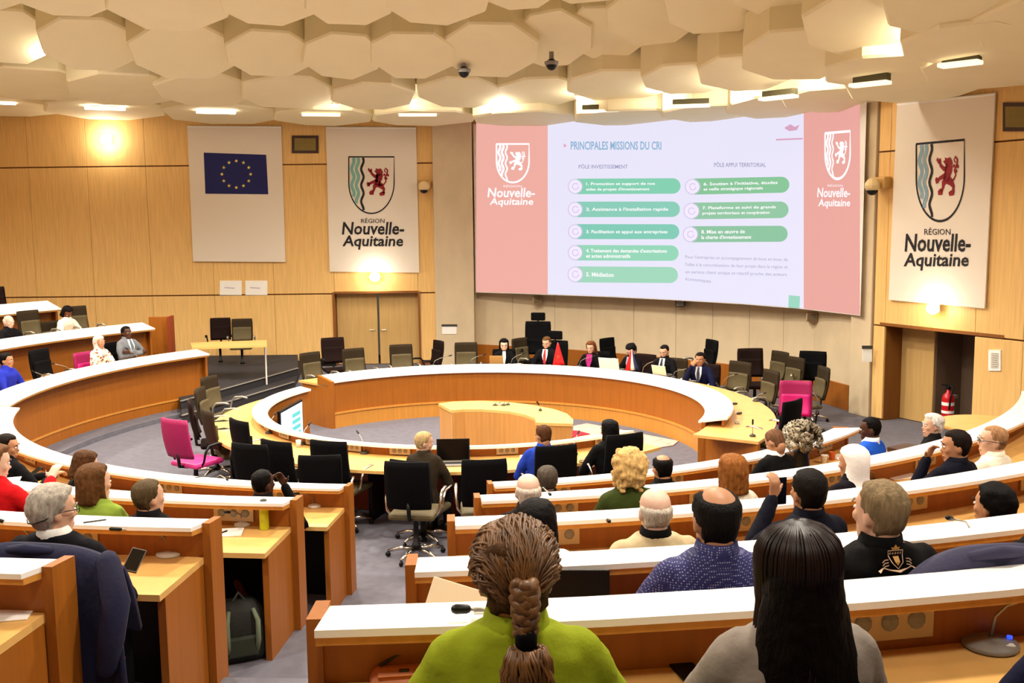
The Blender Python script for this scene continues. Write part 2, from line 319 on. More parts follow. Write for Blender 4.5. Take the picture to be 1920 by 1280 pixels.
# ================================================================== SCREEN, BANNERS AND WALL FITTINGS
def flat2d(poly):                                        # triangulated fill of a 2D polygon
    bm = bmesh.new(); vs = [bm.verts.new((x, y, 0)) for x, y in poly]; f = bm.faces.new(vs)
    bmesh.ops.triangulate(bm, faces=[f]); bm.verts.index_update()
    r = ([(v.co.x, v.co.y) for v in bm.verts], [[v.index for v in q.verts] for q in bm.faces]); bm.free(); return r
def stroke2d(pts, w, n=1):
    L, Rr = [], []; w = w if isinstance(w, (list, tuple)) else [w]*len(pts)
    for i, (x, y) in enumerate(pts):
        a, b = pts[max(i-1, 0)], pts[min(i+1, len(pts)-1)]; dx, dy = b[0]-a[0], b[1]-a[1]; l = math.hypot(dx, dy) or 1
        L.append((x-dy/l*w[i]/2, y+dx/l*w[i]/2)); Rr.append((x+dy/l*w[i]/2, y-dx/l*w[i]/2))
    n = len(pts); return L+Rr, [(i, i+1, n+i+1, n+i) for i in range(n-1)]
def circ2d(c, r, n=16, ry=None): return [(c[0]+r*math.cos(2*math.pi*i/n), c[1]+(ry or r)*math.sin(2*math.pi*i/n)) for i in range(n)]
def text2d(s, shear=0, bold=0):
    cu = D.curves.new('t', 'FONT'); cu.body = s; cu.resolution_u = 2; cu.shear = shear; cu.offset = bold; cu.fill_mode = 'FRONT'
    o = D.objects.new('t', cu); COL.objects.link(o); me = D.meshes.new_from_object(o); D.objects.remove(o, do_unlink=True)
    vs = [(v.co.x, v.co.y) for v in me.vertices]; fs = [list(p.vertices) for p in me.polygons]; D.meshes.remove(me); return vs, fs
class Print:                                             # flat print laid on a real surface; coordinates measured in the photograph
    def __init__(s, surf): s.surf = surf
    def put(s, name, shapes, m, parent, **tags):
        mb = MB()
        for vs, fs in shapes: mb.add([s.surf(x, y) for x, y in vs], fs)
        o = D.objects.new(name, mb_mesh(mb, name, m)); COL.objects.link(o)
        if parent is not None:
            o.parent = parent; o.matrix_parent_inverse = parent_inv(parent)
        for k, v in tags.items(): o[k] = v
        return o
def parent_inv(p): return (Matrix.Translation(p.location) @ p.rotation_euler.to_matrix().to_4x4()).inverted()
def mb_mesh(mb, name, m):
    me = D.meshes.new(name); me.from_pydata(mb.v, [], mb.f); me.materials.append(m); me.update(); return me
def boxmap(sh, x0, y0, x1, y1, dy=0):                    # fit a 2D shape into a pixel box (y grows downwards), dy: slope of its baseline
    vs, fs = sh; xs = [v[0] for v in vs]; ys = [v[1] for v in vs]; a, b, c, d = min(xs), max(xs), min(ys), max(ys)
    return [(x0+(x-a)/(b-a)*(x1-x0), y1+(y-c)/(d-c)*(y0-y1)+dy*(x-a)/(b-a)) for x, y in vs], fs
def lion():
    S = []
    S.append(stroke2d([(.60, .80), (.56, .66), (.50, .52), (.47, .38)], [.30, .32, .26, .22]))
    S.append(flat2d([(.40, .84), (.33, .90), (.41, .93), (.40, 1.0), (.52, .97), (.62, 1.0), (.70, .93), (.74, .84), (.70, .74), (.55, .72), (.45, .77)]))
    S.append(stroke2d([(.52, .70), (.36, .70), (.22, .80), (.16, .92)], [.14, .12, .10, .10])); S.append(flat2d([(.03, .95), (.12, .84), (.24, .90), (.22, 1.0), (.14, .95), (.09, 1.02)]))
    S.append(stroke2d([(.50, .56), (.32, .50), (.18, .46), (.08, .40)], [.15, .12, .10, .10])); S.append(flat2d([(-.02, .44), (.02, .32), (.14, .34), (.12, .46), (.03, .50)]))
    S.append(stroke2d([(.46, .42), (.34, .32), (.32, .20), (.24, .10)], [.22, .16, .10, .10])); S.append(flat2d([(.10, .12), (.12, .02), (.30, .02), (.32, .13), (.2, .2)]))
    S.append(stroke2d([(.52, .42), (.68, .34), (.78, .22), (.76, .08)], [.24, .20, .12, .10])); S.append(flat2d([(.56, .08), (.60, -.02), (.80, .0), (.84, .12), (.7, .14)]))
    S.append(stroke2d([(.58, .36), (.78, .40), (.88, .52), (.82, .64), (.92, .78), (.95, .92), (.86, 1.0), (.80, .92), (.86, .84)], [.06, .06, .06, .07, .08, .07, .06, .05, .05]))
    for q in ((.90, .62), (.97, .74), (.80, .76)): S.append(flat2d(circ2d(q, .05, 8)))
    return S
def shield_outline(n=14):                                # unit square, point at the bottom
    L = [(0, 1), (0, .55)]; L += [(.5-.5*math.cos(t*math.pi/2)**.9 if 0 else .5*(1-math.cos(t*math.pi/2))**1.0, .55*(1-math.sin(t*math.pi/2))) for t in [i/n for i in range(1, n)]]
    L += [(.5, 0)]; return L+[(1-x, y) for x, y in reversed(L[:-1])]
def coat(pr, parent, box, skew, cols, lw, blue=True):    # coat of arms: shield, waves, lion
    x0, y0, x1, y1 = box
    mp = lambda sh: ([(x0+x*(x1-x0), y1+(y)*(y0-y1)+skew*x*(.4+.6*y)) for x, y in sh[0]], sh[1])
    out, wave, li = cols; o = shield_outline(); o = o+[o[0], o[1]]
    pr.put('shield_outline', [mp(stroke2d(o, lw))], out, parent)
    sh = []
    for cx_, wd in ((.09, .07), (.19, .07), (.30, .05)):
        pts = []
        for i in range(25):
            y = .985-i/24*.97; x = cx_+.028*math.sin(y*22)
            lim = 0 if y > .55 else .5*(1-math.cos(math.asin(max(0, min(1, 1-y/.55)))))
            if x > lim+.03: pts.append((x, y))
        if len(pts) > 2: sh.append(mp(stroke2d(pts, wd)))
    pr.put('waves', sh[:-1], wave, parent); pr.put('wave_line', sh[-1:], out if blue else wave, parent)
    pr.put('lion', [mp(([(.40+x*.48, .32+y*.48) for x, y in s[0]], s[1])) for s in lion()], li, parent)
INK = mat('black print', '#15121a', .7); RED = mat('dark red print', '#8f0f1c', .7); TEAL = mat('teal print', '#7fb7ad', .7); BLUEG = mat('grey blue print', '#86a7b8', .7)
CLOTH = mat('white banner cloth', '#ece2d4', .8, bump=.05, bscale=20)
def banner(label, corners, pl, nrm, group=None):
    c = [pl(x, y, .05) for x, y in corners]; base = (c[2]+c[3])/2
    t = thing('banner', label, 'banner', base, 0, group)
    MB().solid([p-base for p in c], -nrm*.03).build('cloth', CLOTH, t)
    a, b = c[0]-base, c[1]-base; MB().tube([a-nrm*.015, b-nrm*.015], .025, 8).build('hanging_rod', WHITE, t)
    return t
lw_pl = lambda x, y, off=.05: at_y(x, y, YW-off)
NL = Vector((0, -1, 0))
# blue flag banner
t = banner('white cloth banner with the blue flag and ring of yellow stars', [(351, 237), (527, 238), (535, 491), (362, 490)], lw_pl, NL)
pr = Print(lambda x, y: lw_pl(x, y, .056)); fl = pr.put('blue_field', [flat2d([(382, 286), (499, 290), (503, 364), (385, 363)])], mat('flag blue', '#0a1560', .7), t)
pr2 = Print(lambda x, y: lw_pl(x, y, .062))
for i in range(12):
    a = 2*math.pi*i/12; cx_, cy_ = 443+27*math.sin(a), 326.5-25*math.cos(a)
    star = [(cx_+(3.6 if j % 2 == 0 else 1.5)*math.sin(j*math.pi/5), cy_-(3.6 if j % 2 == 0 else 1.5)*math.cos(j*math.pi/5)) for j in range(10)]
    o = pr2.put('star', [flat2d(star)], mat('flag yellow', '#f3df6a', .6), t)
# left and right coat of arms banners
t = banner('white cloth banner with coat of arms and region lettering, left of the screen', [(611, 239), (780, 240), (786, 511), (618, 509)], lw_pl, NL)
pr = Print(lambda x, y: lw_pl(x, y, .056)); coat(pr, t, (654, 294, 739, 400), 0, (INK, TEAL, RED), .025)
pr.put('lettering', [boxmap(text2d('RÉGION', 0, .004), 677, 408, 721, 418), boxmap(text2d('Nouvelle-', .12, .022), 641, 416, 758, 440), boxmap(text2d('Aquitaine', .12, .022), 642, 441, 756, 468)], INK, t)
t = banner('white cloth banner with coat of arms and region lettering, right of the screen', [(1682, 196), (1866, 176), (1846, 578), (1666, 562)], rw, NR)
pr = Print(lambda x, y: rw(x, y, .056)); coat(pr, t, (1718, 270, 1808, 416), -8, (INK, BLUEG, RED), .03)
pr.put('lettering', [boxmap(text2d('RÉGION', 0, .004), 1733, 426, 1782, 440), boxmap(text2d('Nouvelle-', .12, .022), 1696, 438, 1820, 472, 0), boxmap(text2d('Aquitaine', .12, .022), 1694, 474, 1816, 507, 0)], INK, t)
# ---- projection screen (curved), slide elements
def scr_top(px): return 5.75+(5.38-5.75)*(px-893)/720
SBZ = (at_cyl(893, 548, 1).z, 0)
def on_screen(px, py, off=0):
    d = ray(px, py); p = curve_az(SCT, d.x/d.y); s = p.y/d.y; q = CAM+d*s
    v = Vector((d.x, d.y, 0)).normalized(); return q-v*off
zb = [on_screen(px, py).z for px, py in ((893, 548), (1027, 553), (1270, 563), (1503, 578), (1598, 590))]
cols = [892+i*(1613-892)/90 for i in range(91)]
bot = [(893, 548), (960, 550), (1027, 552.5), (1150, 557), (1270, 563), (1390, 570), (1503, 579), (1598, 590), (1614, 592)]
def bot_y(px):
    for (a, y0), (b, y1) in zip(bot, bot[1:]):
        if px <= b: return y0+(y1-y0)*(px-a)/(b-a)
    return bot[-1][1]
E_ = .66
def em(name, col, k=1):                                  # projected light: dark surface, emission carries the picture
    m = mat(name, col, .9, emit=E_*k, spec=.05); b = m.node_tree.nodes['Principled BSDF']; c = rgb(col)
    b.inputs['Base Color'].default_value = tuple(x*.06 for x in c[:3])+(1,); return m
base = on_screen(1250, bot_y(1250)); scr = thing('projection_screen', 'large curved projection screen showing a slide between pink side strips', 'screen', base)
mb = MB(); rows = []
for px in cols:
    x2 = px if px < 1600 else 1598+(px-1598)
    b = on_screen(px, bot_y(px)); tp = Vector((b.x, b.y, scr_top(px))); v = Vector((b.x, b.y, 0)).normalized()
    rows.append([b-base, tp-base, tp+v*.06-base, b+v*.06-base])
mb.loft(rows); mb.build('screen_panel', WHITE, scr)
def strip(px0, px1, yt0, yt1, inset=1.5):
    vs, fs = [], []; n = max(16, int((px1-px0)/8))
    for i in range(n+1): px = px0+(px1-px0)*i/n; vs += [(px, yt0+(yt1-yt0)*i/n), (px, bot_y(px)-inset)]
    return vs, [(2*i, 2*i+1, 2*i+3, 2*i+2) for i in range(n)]
S1 = Print(lambda x, y: on_screen(x, y, .01)); S2 = Print(lambda x, y: on_screen(x, y, .02)); S3 = Print(lambda x, y: on_screen(x, y, .03)); S4 = Print(lambda x, y: on_screen(x, y, .04))
PINKL, PINKR = em('pink strip', '#f0b0a4'), em('pink strip right', '#eaa9a0')
LAV = em('slide lavender', '#e6e3f7', 1.05)
S1.put('pink_strip', [strip(893, 1027, 190, 190)], PINKL, scr); S1.put('slide', [strip(1027, 1507, 190, 185)], LAV, scr); S1.put('pink_strip', [strip(1507, 1612, 190, 185)], PINKR, scr)
WHP = em('slide white', '#fbf7fb', 1.1)
coat(S2, scr, (931, 270, 992, 342), 0, (WHP, WHP, WHP), .05, False)
S2.put('lettering', [boxmap(text2d('Nouvelle-', .12, .02), 914, 352, 1003, 370), boxmap(text2d('Aquitaine', .12, .02), 918, 371, 1000, 388), boxmap(text2d('RÉGION'), 944, 346, 978, 351)], WHP, scr)
coat(S2, scr, (1547, 250, 1594, 336), -4, (WHP, WHP, WHP), .06, False)
S2.put('lettering', [boxmap(text2d('Nouvelle-', .12, .02), 1532, 352, 1594, 370), boxmap(text2d('Aquitaine', .12, .02), 1534, 373, 1594, 391), boxmap(text2d('RÉGION'), 1552, 345, 1580, 350)], WHP, scr)
TITLE = em('slide title blue', '#8fb6d6'); GREYT = em('slide grey', '#aaa6c6'); PURP = em('slide heading', '#9a9ac0')
S2.put('lettering', [boxmap(text2d('PRINCIPALES MISSIONS DU CRI', 0, .02), 1070, 265, 1240, 281)], TITLE, scr)
S2.put('bullet', [flat2d([(1057, 269), (1063, 273), (1057, 277)])], em('slide bullet', '#e7a8c4'), scr)
S2.put('lettering', [boxmap(text2d('PÔLE INVESTISSEMENT', 0, .01), 1085, 307, 1177, 316)], PURP, scr)
S2.put('lettering', [boxmap(text2d('PÔLE APPUI TERRITORIAL', 0, .01), 1339, 303, 1436, 313)], PURP, scr)
S2.put('logo', [flat2d([(1470, 240), (1482, 233), (1490, 238), (1499, 234), (1494, 244), (1480, 246)]), stroke2d([(1455, 262), (1505, 260)], 3)], em('slide logo', '#dba6c2'), scr)
PG = [em('pill green %d' % i, c) for i, c in enumerate(('#86d2b4', '#8ccfbb', '#84cdb9', '#97d8bb', '#a3d9bf', '#8ac79b', '#94c9a6', '#90c6a4'))]
RING = em('slide ring', '#cdbfe6'); DOT = em('slide disc', '#efe6fa', 1.05)
txts = ['1. Promotion et support de nos aides de projets d\'investissement', '2. Assistance à l\'installation rapide', '3. Facilitation et appui aux entreprises', '4. Traitement des demandes d\'autorisations et actes administratifs', '5. Médiation', '6. Soutien à l\'initiative, études et veille stratégique régionale', '7. Plateforme et suivi de grands projets territoriaux et coopération', '8. Mise en œuvre de la charte d\'investissement']
def pill(i, x0, x1, y0, y1, sl, tx):
    h = (y1-y0)/2; n = 8
    P = [(x0+14, y0), (x1-h, y0+sl)]+[(x1-h+h*math.sin(math.pi*k/n), (y0+y1)/2+sl-h*math.cos(math.pi*k/n)) for k in range(1, n)]+[(x1-h, y1+sl), (x0+14, y1)]
    vs = []; xs_ = [x0+14+(x1-h-x0-14)*k/24 for k in range(25)]+[x1-h+h*math.sin(math.pi/2*k/6) for k in range(1, 7)]
    for x in xs_:
        hh_ = h if x <= x1-h else math.sqrt(max(0, h*h-(x-x1+h)**2)); ym = (y0+y1)/2+sl*min(1, (x-x0)/(x1-x0)); vs += [(x, ym-hh_), (x, ym+hh_)]
    S2.put('pill', [(vs, [(2*k, 2*k+1, 2*k+3, 2*k+2) for k in range(len(xs_)-1)])], PG[i], scr)
    S3.put('icon_ring', [stroke2d([*circ2d((x0+11, (y0+y1)/2), h-.8, 20), (x0+10+h, (y0+y1)/2)], 1.2)], RING, scr)
    S3.put('icon_disc', [flat2d(circ2d((x0+11, (y0+y1)/2), h-2.2, 18))], DOT, scr)
    S4.put('icon', [stroke2d([*circ2d((x0+11, (y0+y1)/2), h*.4, 10)], 1.3)], RING, scr)
    ws = tx.split(); k = len(ws)//2+1 if len(tx) > 40 else len(ws); a, b = ' '.join(ws[:k]), ' '.join(ws[k:]); X0 = x0+31
    sh = [boxmap(text2d(a, 0, .02), X0, y0+7 if b else y0+11, X0+min(x1-X0-22, len(a)*4.3), y0+14 if b else y0+19, sl*.8)]
    if b: sh.append(boxmap(text2d(b, 0, .02), X0, y0+17, X0+min(x1-X0-30, len(b)*3.6), y0+24, sl*.6))
    S3.put('lettering', sh, WHP, scr)
for i, (y0, y1) in enumerate(((335, 364), (378, 407), (420, 448), (459, 488), (499, 529))): pill(i, 1068, 1276-i*1.2, y0, y1, .6*i-1, txts[i])
for i, (y0, y1) in enumerate(((335, 365), (380, 411), (424, 454))): pill(5+i, 1288-i*2, 1480-i*1.5, y0, y1, -4+i*1.5, txts[5+i])
S3.put('lettering', [boxmap(text2d(s), 1285, y, 1285+w_, y+8, 5) for s, y, w_ in (('Pour l\'entreprise un accompagnement de bout en bout, de', 478, 192), ('l\'idée à la concrétisation de leur projet dans la région et', 492, 192), ('un service client unique et réactif proche des acteurs', 506, 190), ('économiques', 519, 48))], GREYT, scr)
S2.put('page_mark', [flat2d([(1479, 553), (1500, 555), (1499, 577), (1478, 576)])], em('slide mint', '#9fd8c3'), scr)
# ---- vents, cameras, notices
def rect_on(pl, x0, y0, x1, y1): return [pl(x0, y0), pl(x1, y0), pl(x1, y1), pl(x0, y1)]
def plate(name, label, cat, pl, box, nrm, m, th=.02, inner=None, frame=None, group=None):
    c = rect_on(lambda x, y: pl(x, y, .0+th), *box); b = (c[2]+c[3])/2; t = thing(name, label, cat, b, 0, group)
    MB().solid([p-b for p in c], -nrm*(th+.004)).build(frame or 'plate', m, t)
    if inner:
        x0, y0, x1, y1 = box; ix, iy = (x1-x0)*inner[0], (y1-y0)*inner[1]
        c2 = rect_on(lambda x, y: pl(x, y, th+.008), x0+ix, y0+iy, x1-ix, y1-iy); MB().solid([p-b for p in c2], -nrm*.01).build(inner[2], inner[3], t)
    return t
VB = mat('bronze frame', '#3d2320', .5); VG = mat('khaki grille', '#8d7a3e', .7, var=.1, vscale=30)
t = plate('wall_vent', 'small bronze framed vent on the wall between the two left banners', 'vent', lw_pl, (547, 254, 597, 287), NL, VB, .03, (.1, .15, 'grille', VG), 'frame')
for i in range(5): 
    y = 261+i*4.6; a, b = lw_pl(553, y, .045)-t.location, lw_pl(591, y, .045)-t.location; MB().box((a+b)/2, ((b-a).length, .012, .018)).build('slat', VG, t)
t = plate('wall_vent', 'bronze framed vent high on the right wall, cut by the frame edge', 'vent', rw, (1880, 192, 1960, 246), NR, VB, .03, (.06, .14, 'grille', VG), 'frame')
for i in range(6):
    y = 203+i*6; a, b = rw(1887, y, .045)-t.location, rw(1953, y, .045)-t.location; MB().box((a+b)/2, ((b-a).length, .012, .02), RR).build('slat', VG, t)
for i, (x0, x1) in enumerate(((412, 453), (460, 501))):
    t = plate('notice', ('left' if i == 0 else 'right')+' one of two white paper notices under the blue flag banner', 'notice', lw_pl, (x0, 526, x1, 553), NL, PAPER, .006, None, 'sheet')
    pr = Print(lambda x, y: lw_pl(x, y, .012)); pr.put('writing', [stroke2d([(x0+9, 539), (x1-13, 540)], 1.6)], mat('pale print', '#c9b9c9', .8), t)
t = plate('notice', 'white framed notice sheet on the right wall beside the recess', 'notice', rw, (1853, 656, 1876, 695), NR, PAPER, .012, (.2, .14, 'sheet', mat('printed sheet', '#dcd9cd', .8)), 'frame')
pr = Print(lambda x, y: rw(x, y, .03)); pr.put('writing', [stroke2d([(1859, 662+i*4), (1870, 662.5+i*4)], 1) for i in range(7)], mat('grey print', '#a9a698', .8), t)
col_pl = lambda x, y, off=0: at_y(x, y, 23.85-off)
for pl, box, nm, nn in ((col_pl, (829, 608, 856, 626), 'left hand', NL), (lambda x, y, off=0: at_y(x, y, 16.72-off), (1618, 648, 1635, 678), 'right hand', NL)):
    x0, y0, x1, y1 = box; c = rect_on(lambda x, y: pl(x, y, .015), x0, y0+(y1-y0)*.22, x1, y1); b = (c[2]+c[3])/2
    t = thing('sign', 'small white sign with a dark top bar on the '+nm+' plaster column', 'sign', b)
    MB().solid([p-b for p in c], -nn*.02).build('plate', PAPER, t)
    c = rect_on(lambda x, y: pl(x, y, .03), x0-1, y0, x1+1, y0+(y1-y0)*.2); MB().solid([p-b for p in c], -nn*.03).build('bar', mat('dark grey', '#3b3835', .6), t)
# wall cameras
def wcam(label, p, nrm, s=1):
    t = thing('security_camera', label, 'camera', p, math.atan2(nrm.y, nrm.x)+math.pi/2)
    MB().bbox((0, .02, .05), (.3*s, .22, .2*s), .03).build('bracket', mat('tan plastic', '#c79b55', .5), t)
    MB().ell((0, -.2, .0), (.13*s, .13*s, .13*s), n=14, m=8).build('housing', mat('ivory plastic', '#e2c894', .5), t)
    MB().ell((0, -.2, -.075), (.1*s, .1*s, .09*s), n=14, m=8).build('dome', BLACKP, t)
wcam('dome camera on a bracket beside the left coat of arms banner', at_y(796, 350, YW-.1), NL)
wcam('dome camera on a tan bracket beside the right coat of arms banner', rw(1652, 348, .1), NR, .95)
for i, (px, py, Y) in enumerate(((870, 136, 17.7), (1034, 122, 17.2))):
    c = at_y(px, py, Y); t = thing('ceiling_camera', 'black half dome camera on the ceiling, '+('left' if i == 0 else 'right')+' one of the pair above the screen', 'camera', c, 0, 'dome cameras on the ceiling')
    MB().lathe([(.11, 0), (.12, .03), (.12, .06), (.04, .07), (.04, .22)], n=16).build('base', GREYP, t); MB().ell((0, 0, .01), (.095, .095, .1), n=16, m=8).build('dome', BLACKP, t)
# speakers under the screen
for nm, px, py, m_ in (('left', 1007, 561, mat('tan plastic2', '#b89a70', .6)), ('middle', 1275, 566, BLACKP), ('right', 1522, 592, mat('tan plastic2', '#b89a70', .6))):
    p = curve_pt(WCT, px); d = ray(px, py); q = CAM+d*(p.y/d.y); v = Vector((d.x, d.y, 0)).normalized(); q -= v*.2
    t = thing('loudspeaker', 'small loudspeaker box under the %s of the screen' % (nm+' part' if nm != 'middle' else 'middle'), 'speaker', q, math.atan2(v.y, v.x)-math.pi/2)
    MB().bbox((0, 0, 0), (.2, .2, .17), .02).build('cabinet', m_, t); MB().bbox((0, -.105, 0), (.16, .01, .13), .004).build('grille', mat('speaker grille', '#6b5a40', .8) if m_ != BLACKP else GREYP, t); MB().box((0, .14, .02), (.05, .1, .05)).build('bracket', BLACKP, t)
# fire extinguisher in the recess
q = rw(1776, 795, -.3); zb_ = at_plane(1776, 795, P0+NR*-.3, NR).z
t = thing('fire_extinguisher', 'red fire extinguisher hanging in the dark recess by the right door', 'extinguisher', q, math.atan2(DR.y, DR.x))
rd = mat('red enamel', '#c2101c', .3); k = (at_plane(1776, 720, P0+NR*-.3, NR).z-zb_)/.62
MB().lathe([(.02*k, 0), (.085*k, .01*k), (.09*k, .04*k), (.09*k, .40*k), (.075*k, .46*k), (.03*k, .50*k), (.03*k, .54*k)], n=18).build('cylinder', rd, t, True)
MB().lathe([(.092*k, .18*k), (.092*k, .22*k)], n=18).lathe([(.092*k, .30*k), (.092*k, .35*k)], n=18).build('label_band', PAPER, t)
MB().lathe([(.078*k, .42*k), (.06*k, .475*k)], n=18).build('blue_collar', mat('blue plastic', '#2f46a5', .5), t)
MB().box((0, 0, .56*k), (.05*k, .05*k, .06*k)).box((-.05*k, 0, .6*k), (.14*k, .03*k, .02*k)).build('valve_handle', BLACKP, t)
MB().tube([(0, -.02, .56*k), (.07*k, -.04, .62*k), (.12*k, -.06, .58*k), (.12*k, -.1, .46*k), (.1*k, -.1, .25*k)], .014*k, 8).build('hose', BLACKP, t)
MB().box((0, .1, .42*k), (.08*k, .16, .05*k)).build('wall_hook', GREYP, t)
# ================================================================== BENCHES
SOCK = MB().ell((0, 0, 0), (.03, .009, .03), None, 18, 5).mesh('socket', [GREYP])
def bench(k, a0, a1, label, ends=(), a_plate=(), far=None, front_z=None):
    R, z, T = RK[k], ZK[k], TK[k]; fz = (0 if k == 0 else TK[k-1]) if front_z is None else front_z
    ri, zi, ro, zo = (R-.05, z-.012, R+.16+.03/SL[k], z+.03) if far is None else far
    t = thing('bench_desk', label, 'desk', pol(R, (a0+a1)/2, fz), 0, 'curved bench desks'); L = t.location
    def add(nm, prof, m, b0=a0, b1=a1, par=t):
        mb = MB().arc(prof, b0, b1); mb.v = [(x-L.x, y-L.y, q-L.z) for x, y, q in mb.v]; return mb.build(nm, m, par)
    uo = ro-.09 if far else R+.09
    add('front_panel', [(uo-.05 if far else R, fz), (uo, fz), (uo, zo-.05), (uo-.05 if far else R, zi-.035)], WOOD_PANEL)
    add('plinth_rail', [((uo-.05 if far else R)-.014, fz+.24), (uo-.04, fz+.24), (uo-.04, fz+.27), ((uo-.05 if far else R)-.014, fz+.27)], WOOD_EDGE)
    add('ledge', [(ri, zi-.022), (ro, zo-.022), (ro, zo), (ri, zi)], WHITE)
    add('ledge_trim', [(ri+.015, zi-.05), (ro-.012, zo-.05), (ro-.012, zo-.023), (ri+.015, zi-.023)], WOOD_EDGE)
    add('kick_panel', [(uo+.001, T), (uo+.02, T), (uo+.02, z-.235), (uo+.001, z-.235)], BLACKP)
    dz = z-.19; ro2 = uo+(.52 if far else .58)
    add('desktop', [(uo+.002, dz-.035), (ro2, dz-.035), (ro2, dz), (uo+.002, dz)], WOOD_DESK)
    step = 1.15/R*57.3; a = a0+math.degrees(.55/R)
    while a < a1-math.degrees(.3/R):                      # power and speaker plates on the upstand
        for m_, w_, h_, da in ((METAL, .30, .12, 0),):
            p = pol(uo+.006, a); rot = Matrix.Rotation(math.radians(a)+math.pi/2, 3, 'Z')
            mb = MB(); mb.bbox(p+Vector((0, 0, z-.095))-L, (w_, .012, h_), .003, rot); o = mb.build('socket_plate', METAL, t)
            for s in (-.09, .0, .09):
                q = p+rot @ Vector((s, -.008, 0))+Vector((0, 0, z-.095))-L; c_ = link('socket', SOCK, o); c_.location = q; c_.rotation_euler = (0, 0, math.radians(a)+math.pi/2)
        a += step
    for e in ends:
        sgn = 1 if e == a0 else -1
        da = math.degrees(.028/R)
        b0, b1 = sorted((e-da*sgn*1.6, e)); add('end_post', [(uo-.16, fz), (uo+.015, fz), (uo+.015, zo-.02), (uo-.16, zi+.01)], WOOD_PANEL, b0, b1)
        b0, b1 = sorted((e, e+da*sgn*1.4)); add('end_panel', [(uo, T), (ro2-.06, T), (ro2-.06, dz-.037), (uo, dz-.037)], WOOD_PANEL, b0, b1)
    a = a0+step*2
    while a < a1-step:                                   # legs under the desktop
        b = math.degrees(.02/R); add('support', [(uo+.01, T), (ro2-.12, T), (ro2-.12, dz-.037), (uo+.01, dz-.037)], BLACKP, a-b, a+b); a += step*2
    return t
def aeq(px, py, z): q = at_z(px, py, z); return math.degrees(math.atan2(q.y-CY, q.x-CX)) % 360
nmk = ['innermost', 'second', 'third', 'fourth', 'fifth and nearest']
LE = [360-95.5, 360-94.8, 360-95.0, 360-95.2]; LA0 = [197, 206, 206, 212]
nl = ['innermost curved bench desk of the left block, its aisle end farthest away', 'second curved bench desk of the left block, with a yellow bottle on it', 'curved bench desk of the left block in front of the man in glasses', 'nearest bench desk of the left block, cut by the bottom left corner']
for k in range(4): bench(k, LA0[k], LE[k], nl[k], ends=(LE[k],))
RE_ = [360-82.6, 360-84.7, 360-86.15, 360-87.05, 360-88.1]; RA1 = [322, 333, 330, 328, 326]
nr = ['innermost curved bench desk of the right block, with the bouquet on it', 'second bench desk of the right block, left end behind the bald white-haired man', 'third bench desk of the right block, in front of the man in the beige jacket', 'fourth bench desk of the right block, in front of the man in the dotted shirt', 'nearest bench desk of the right block, in front of the woman in green']
for k in range(5): bench(k, RE_[k], RA1[k], nr[k], ends=(RE_[k],)+((RA1[0],) if k == 0 else ()))
far1 = (5.98, 1.06, 6.38, 1.12); far2 = (7.75, 1.44, 8.2, 1.53); far3 = (9.5, 1.826, 9.95, 1.97)
bench(0, 141.5, 194.3, 'long curved bench desk on the far left with the lit orange front', ends=(141.5, 194.3), far=far1, front_z=0)
bench(1, 141.5, 186, 'second far left bench desk, in front of the woman in white', ends=(141.5,), far=far2, front_z=.5)
bench(2, 147.5, 182, 'uppermost far left bench desk against the veneer wall', ends=(147.5,), far=far3, front_z=.8)
# wooden side screen at the end of the second far bench
p = at_cyl(299, 628, 8.3, True); t = thing('side_screen', 'low veneer side screen at the end of the second far left bench', 'screen', (p.x, p.y, .5))
MB().bbox((0, .1, .55), (.48, .04, 1.1), .01).build('panel', WOOD_PANEL, t); MB().bbox((.24, .0, .56), (.05, .3, 1.12), .01).build('post', wood('reddish edge', '#8a3a1c', .1), t)
# ================================================================== PODIUM
PC = (-.6, 14.14); PA0, PA1 = -24, 136
pod = thing('podium_desk', 'large curved podium desk with white ledge and lit orange front', 'desk', (PC[0], PC[1]+3.4, 0)); L = pod.location
def padd(nm, prof, m, a0, a1, par=pod, c=PC):
    mb = MB().arc(prof, a0, a1, c); mb.v = [(x-L.x, y-L.y, q-L.z) for x, y, q in mb.v]; return mb.build(nm, m, par)
padd('front_panel', [(3.36, 0), (3.41, 0), (3.41, .79), (3.36, .79)], WOOD_PANEL, PA0, PA1)
padd('plinth_rail', [(3.335, .235), (3.37, .235), (3.37, .265), (3.335, .265)], WOOD_EDGE, PA0, PA1)
padd('plinth', [(3.35, 0), (3.37, 0), (3.37, .23), (3.35, .23)], WOOD_EDGE, PA0, PA1)
padd('ledge', [(3.32, .775), (3.70, .845), (3.70, .875), (3.32, .805)], WHITE, PA0, PA1)
padd('desktop', [(3.42, .70), (4.27, .70), (4.27, .735), (3.42, .735)], WOOD_DESK, PA0-9, PA1+1)
padd('back_panel', [(3.62, .0), (3.65, 0), (3.65, .83), (3.62, .83)], WOOD_PANEL, PA0+.5, PA1-.5)
da = .5
padd('end_panel', [(3.33, 0), (3.72, 0), (3.72, .88), (3.33, .80)], WOOD_PANEL, PA1, PA1+1.0)
padd('end_panel', [(3.72, 0), (4.2, 0), (4.2, .698), (3.72, .698)], WOOD_PANEL, PA1, PA1+.6)
padd('end_panel', [(3.33, 0), (3.72, 0), (3.72, .70), (3.33, .70)], WOOD_PANEL, PA0-1, PA0)
q0, q1 = pol(3.36, PA0, 0, PC), pol(4.26, PA0-9, 0, PC); dv = (q1-q0).normalized()
mb = MB(); mb.solid([q0-L, q1-L, q1+Vector((0, 0, .70))-L, q0+Vector((0, 0, .70))-L], Vector((-dv.y, dv.x, 0))*.04); mb.build('end_panel', WOOD_PANEL, pod)
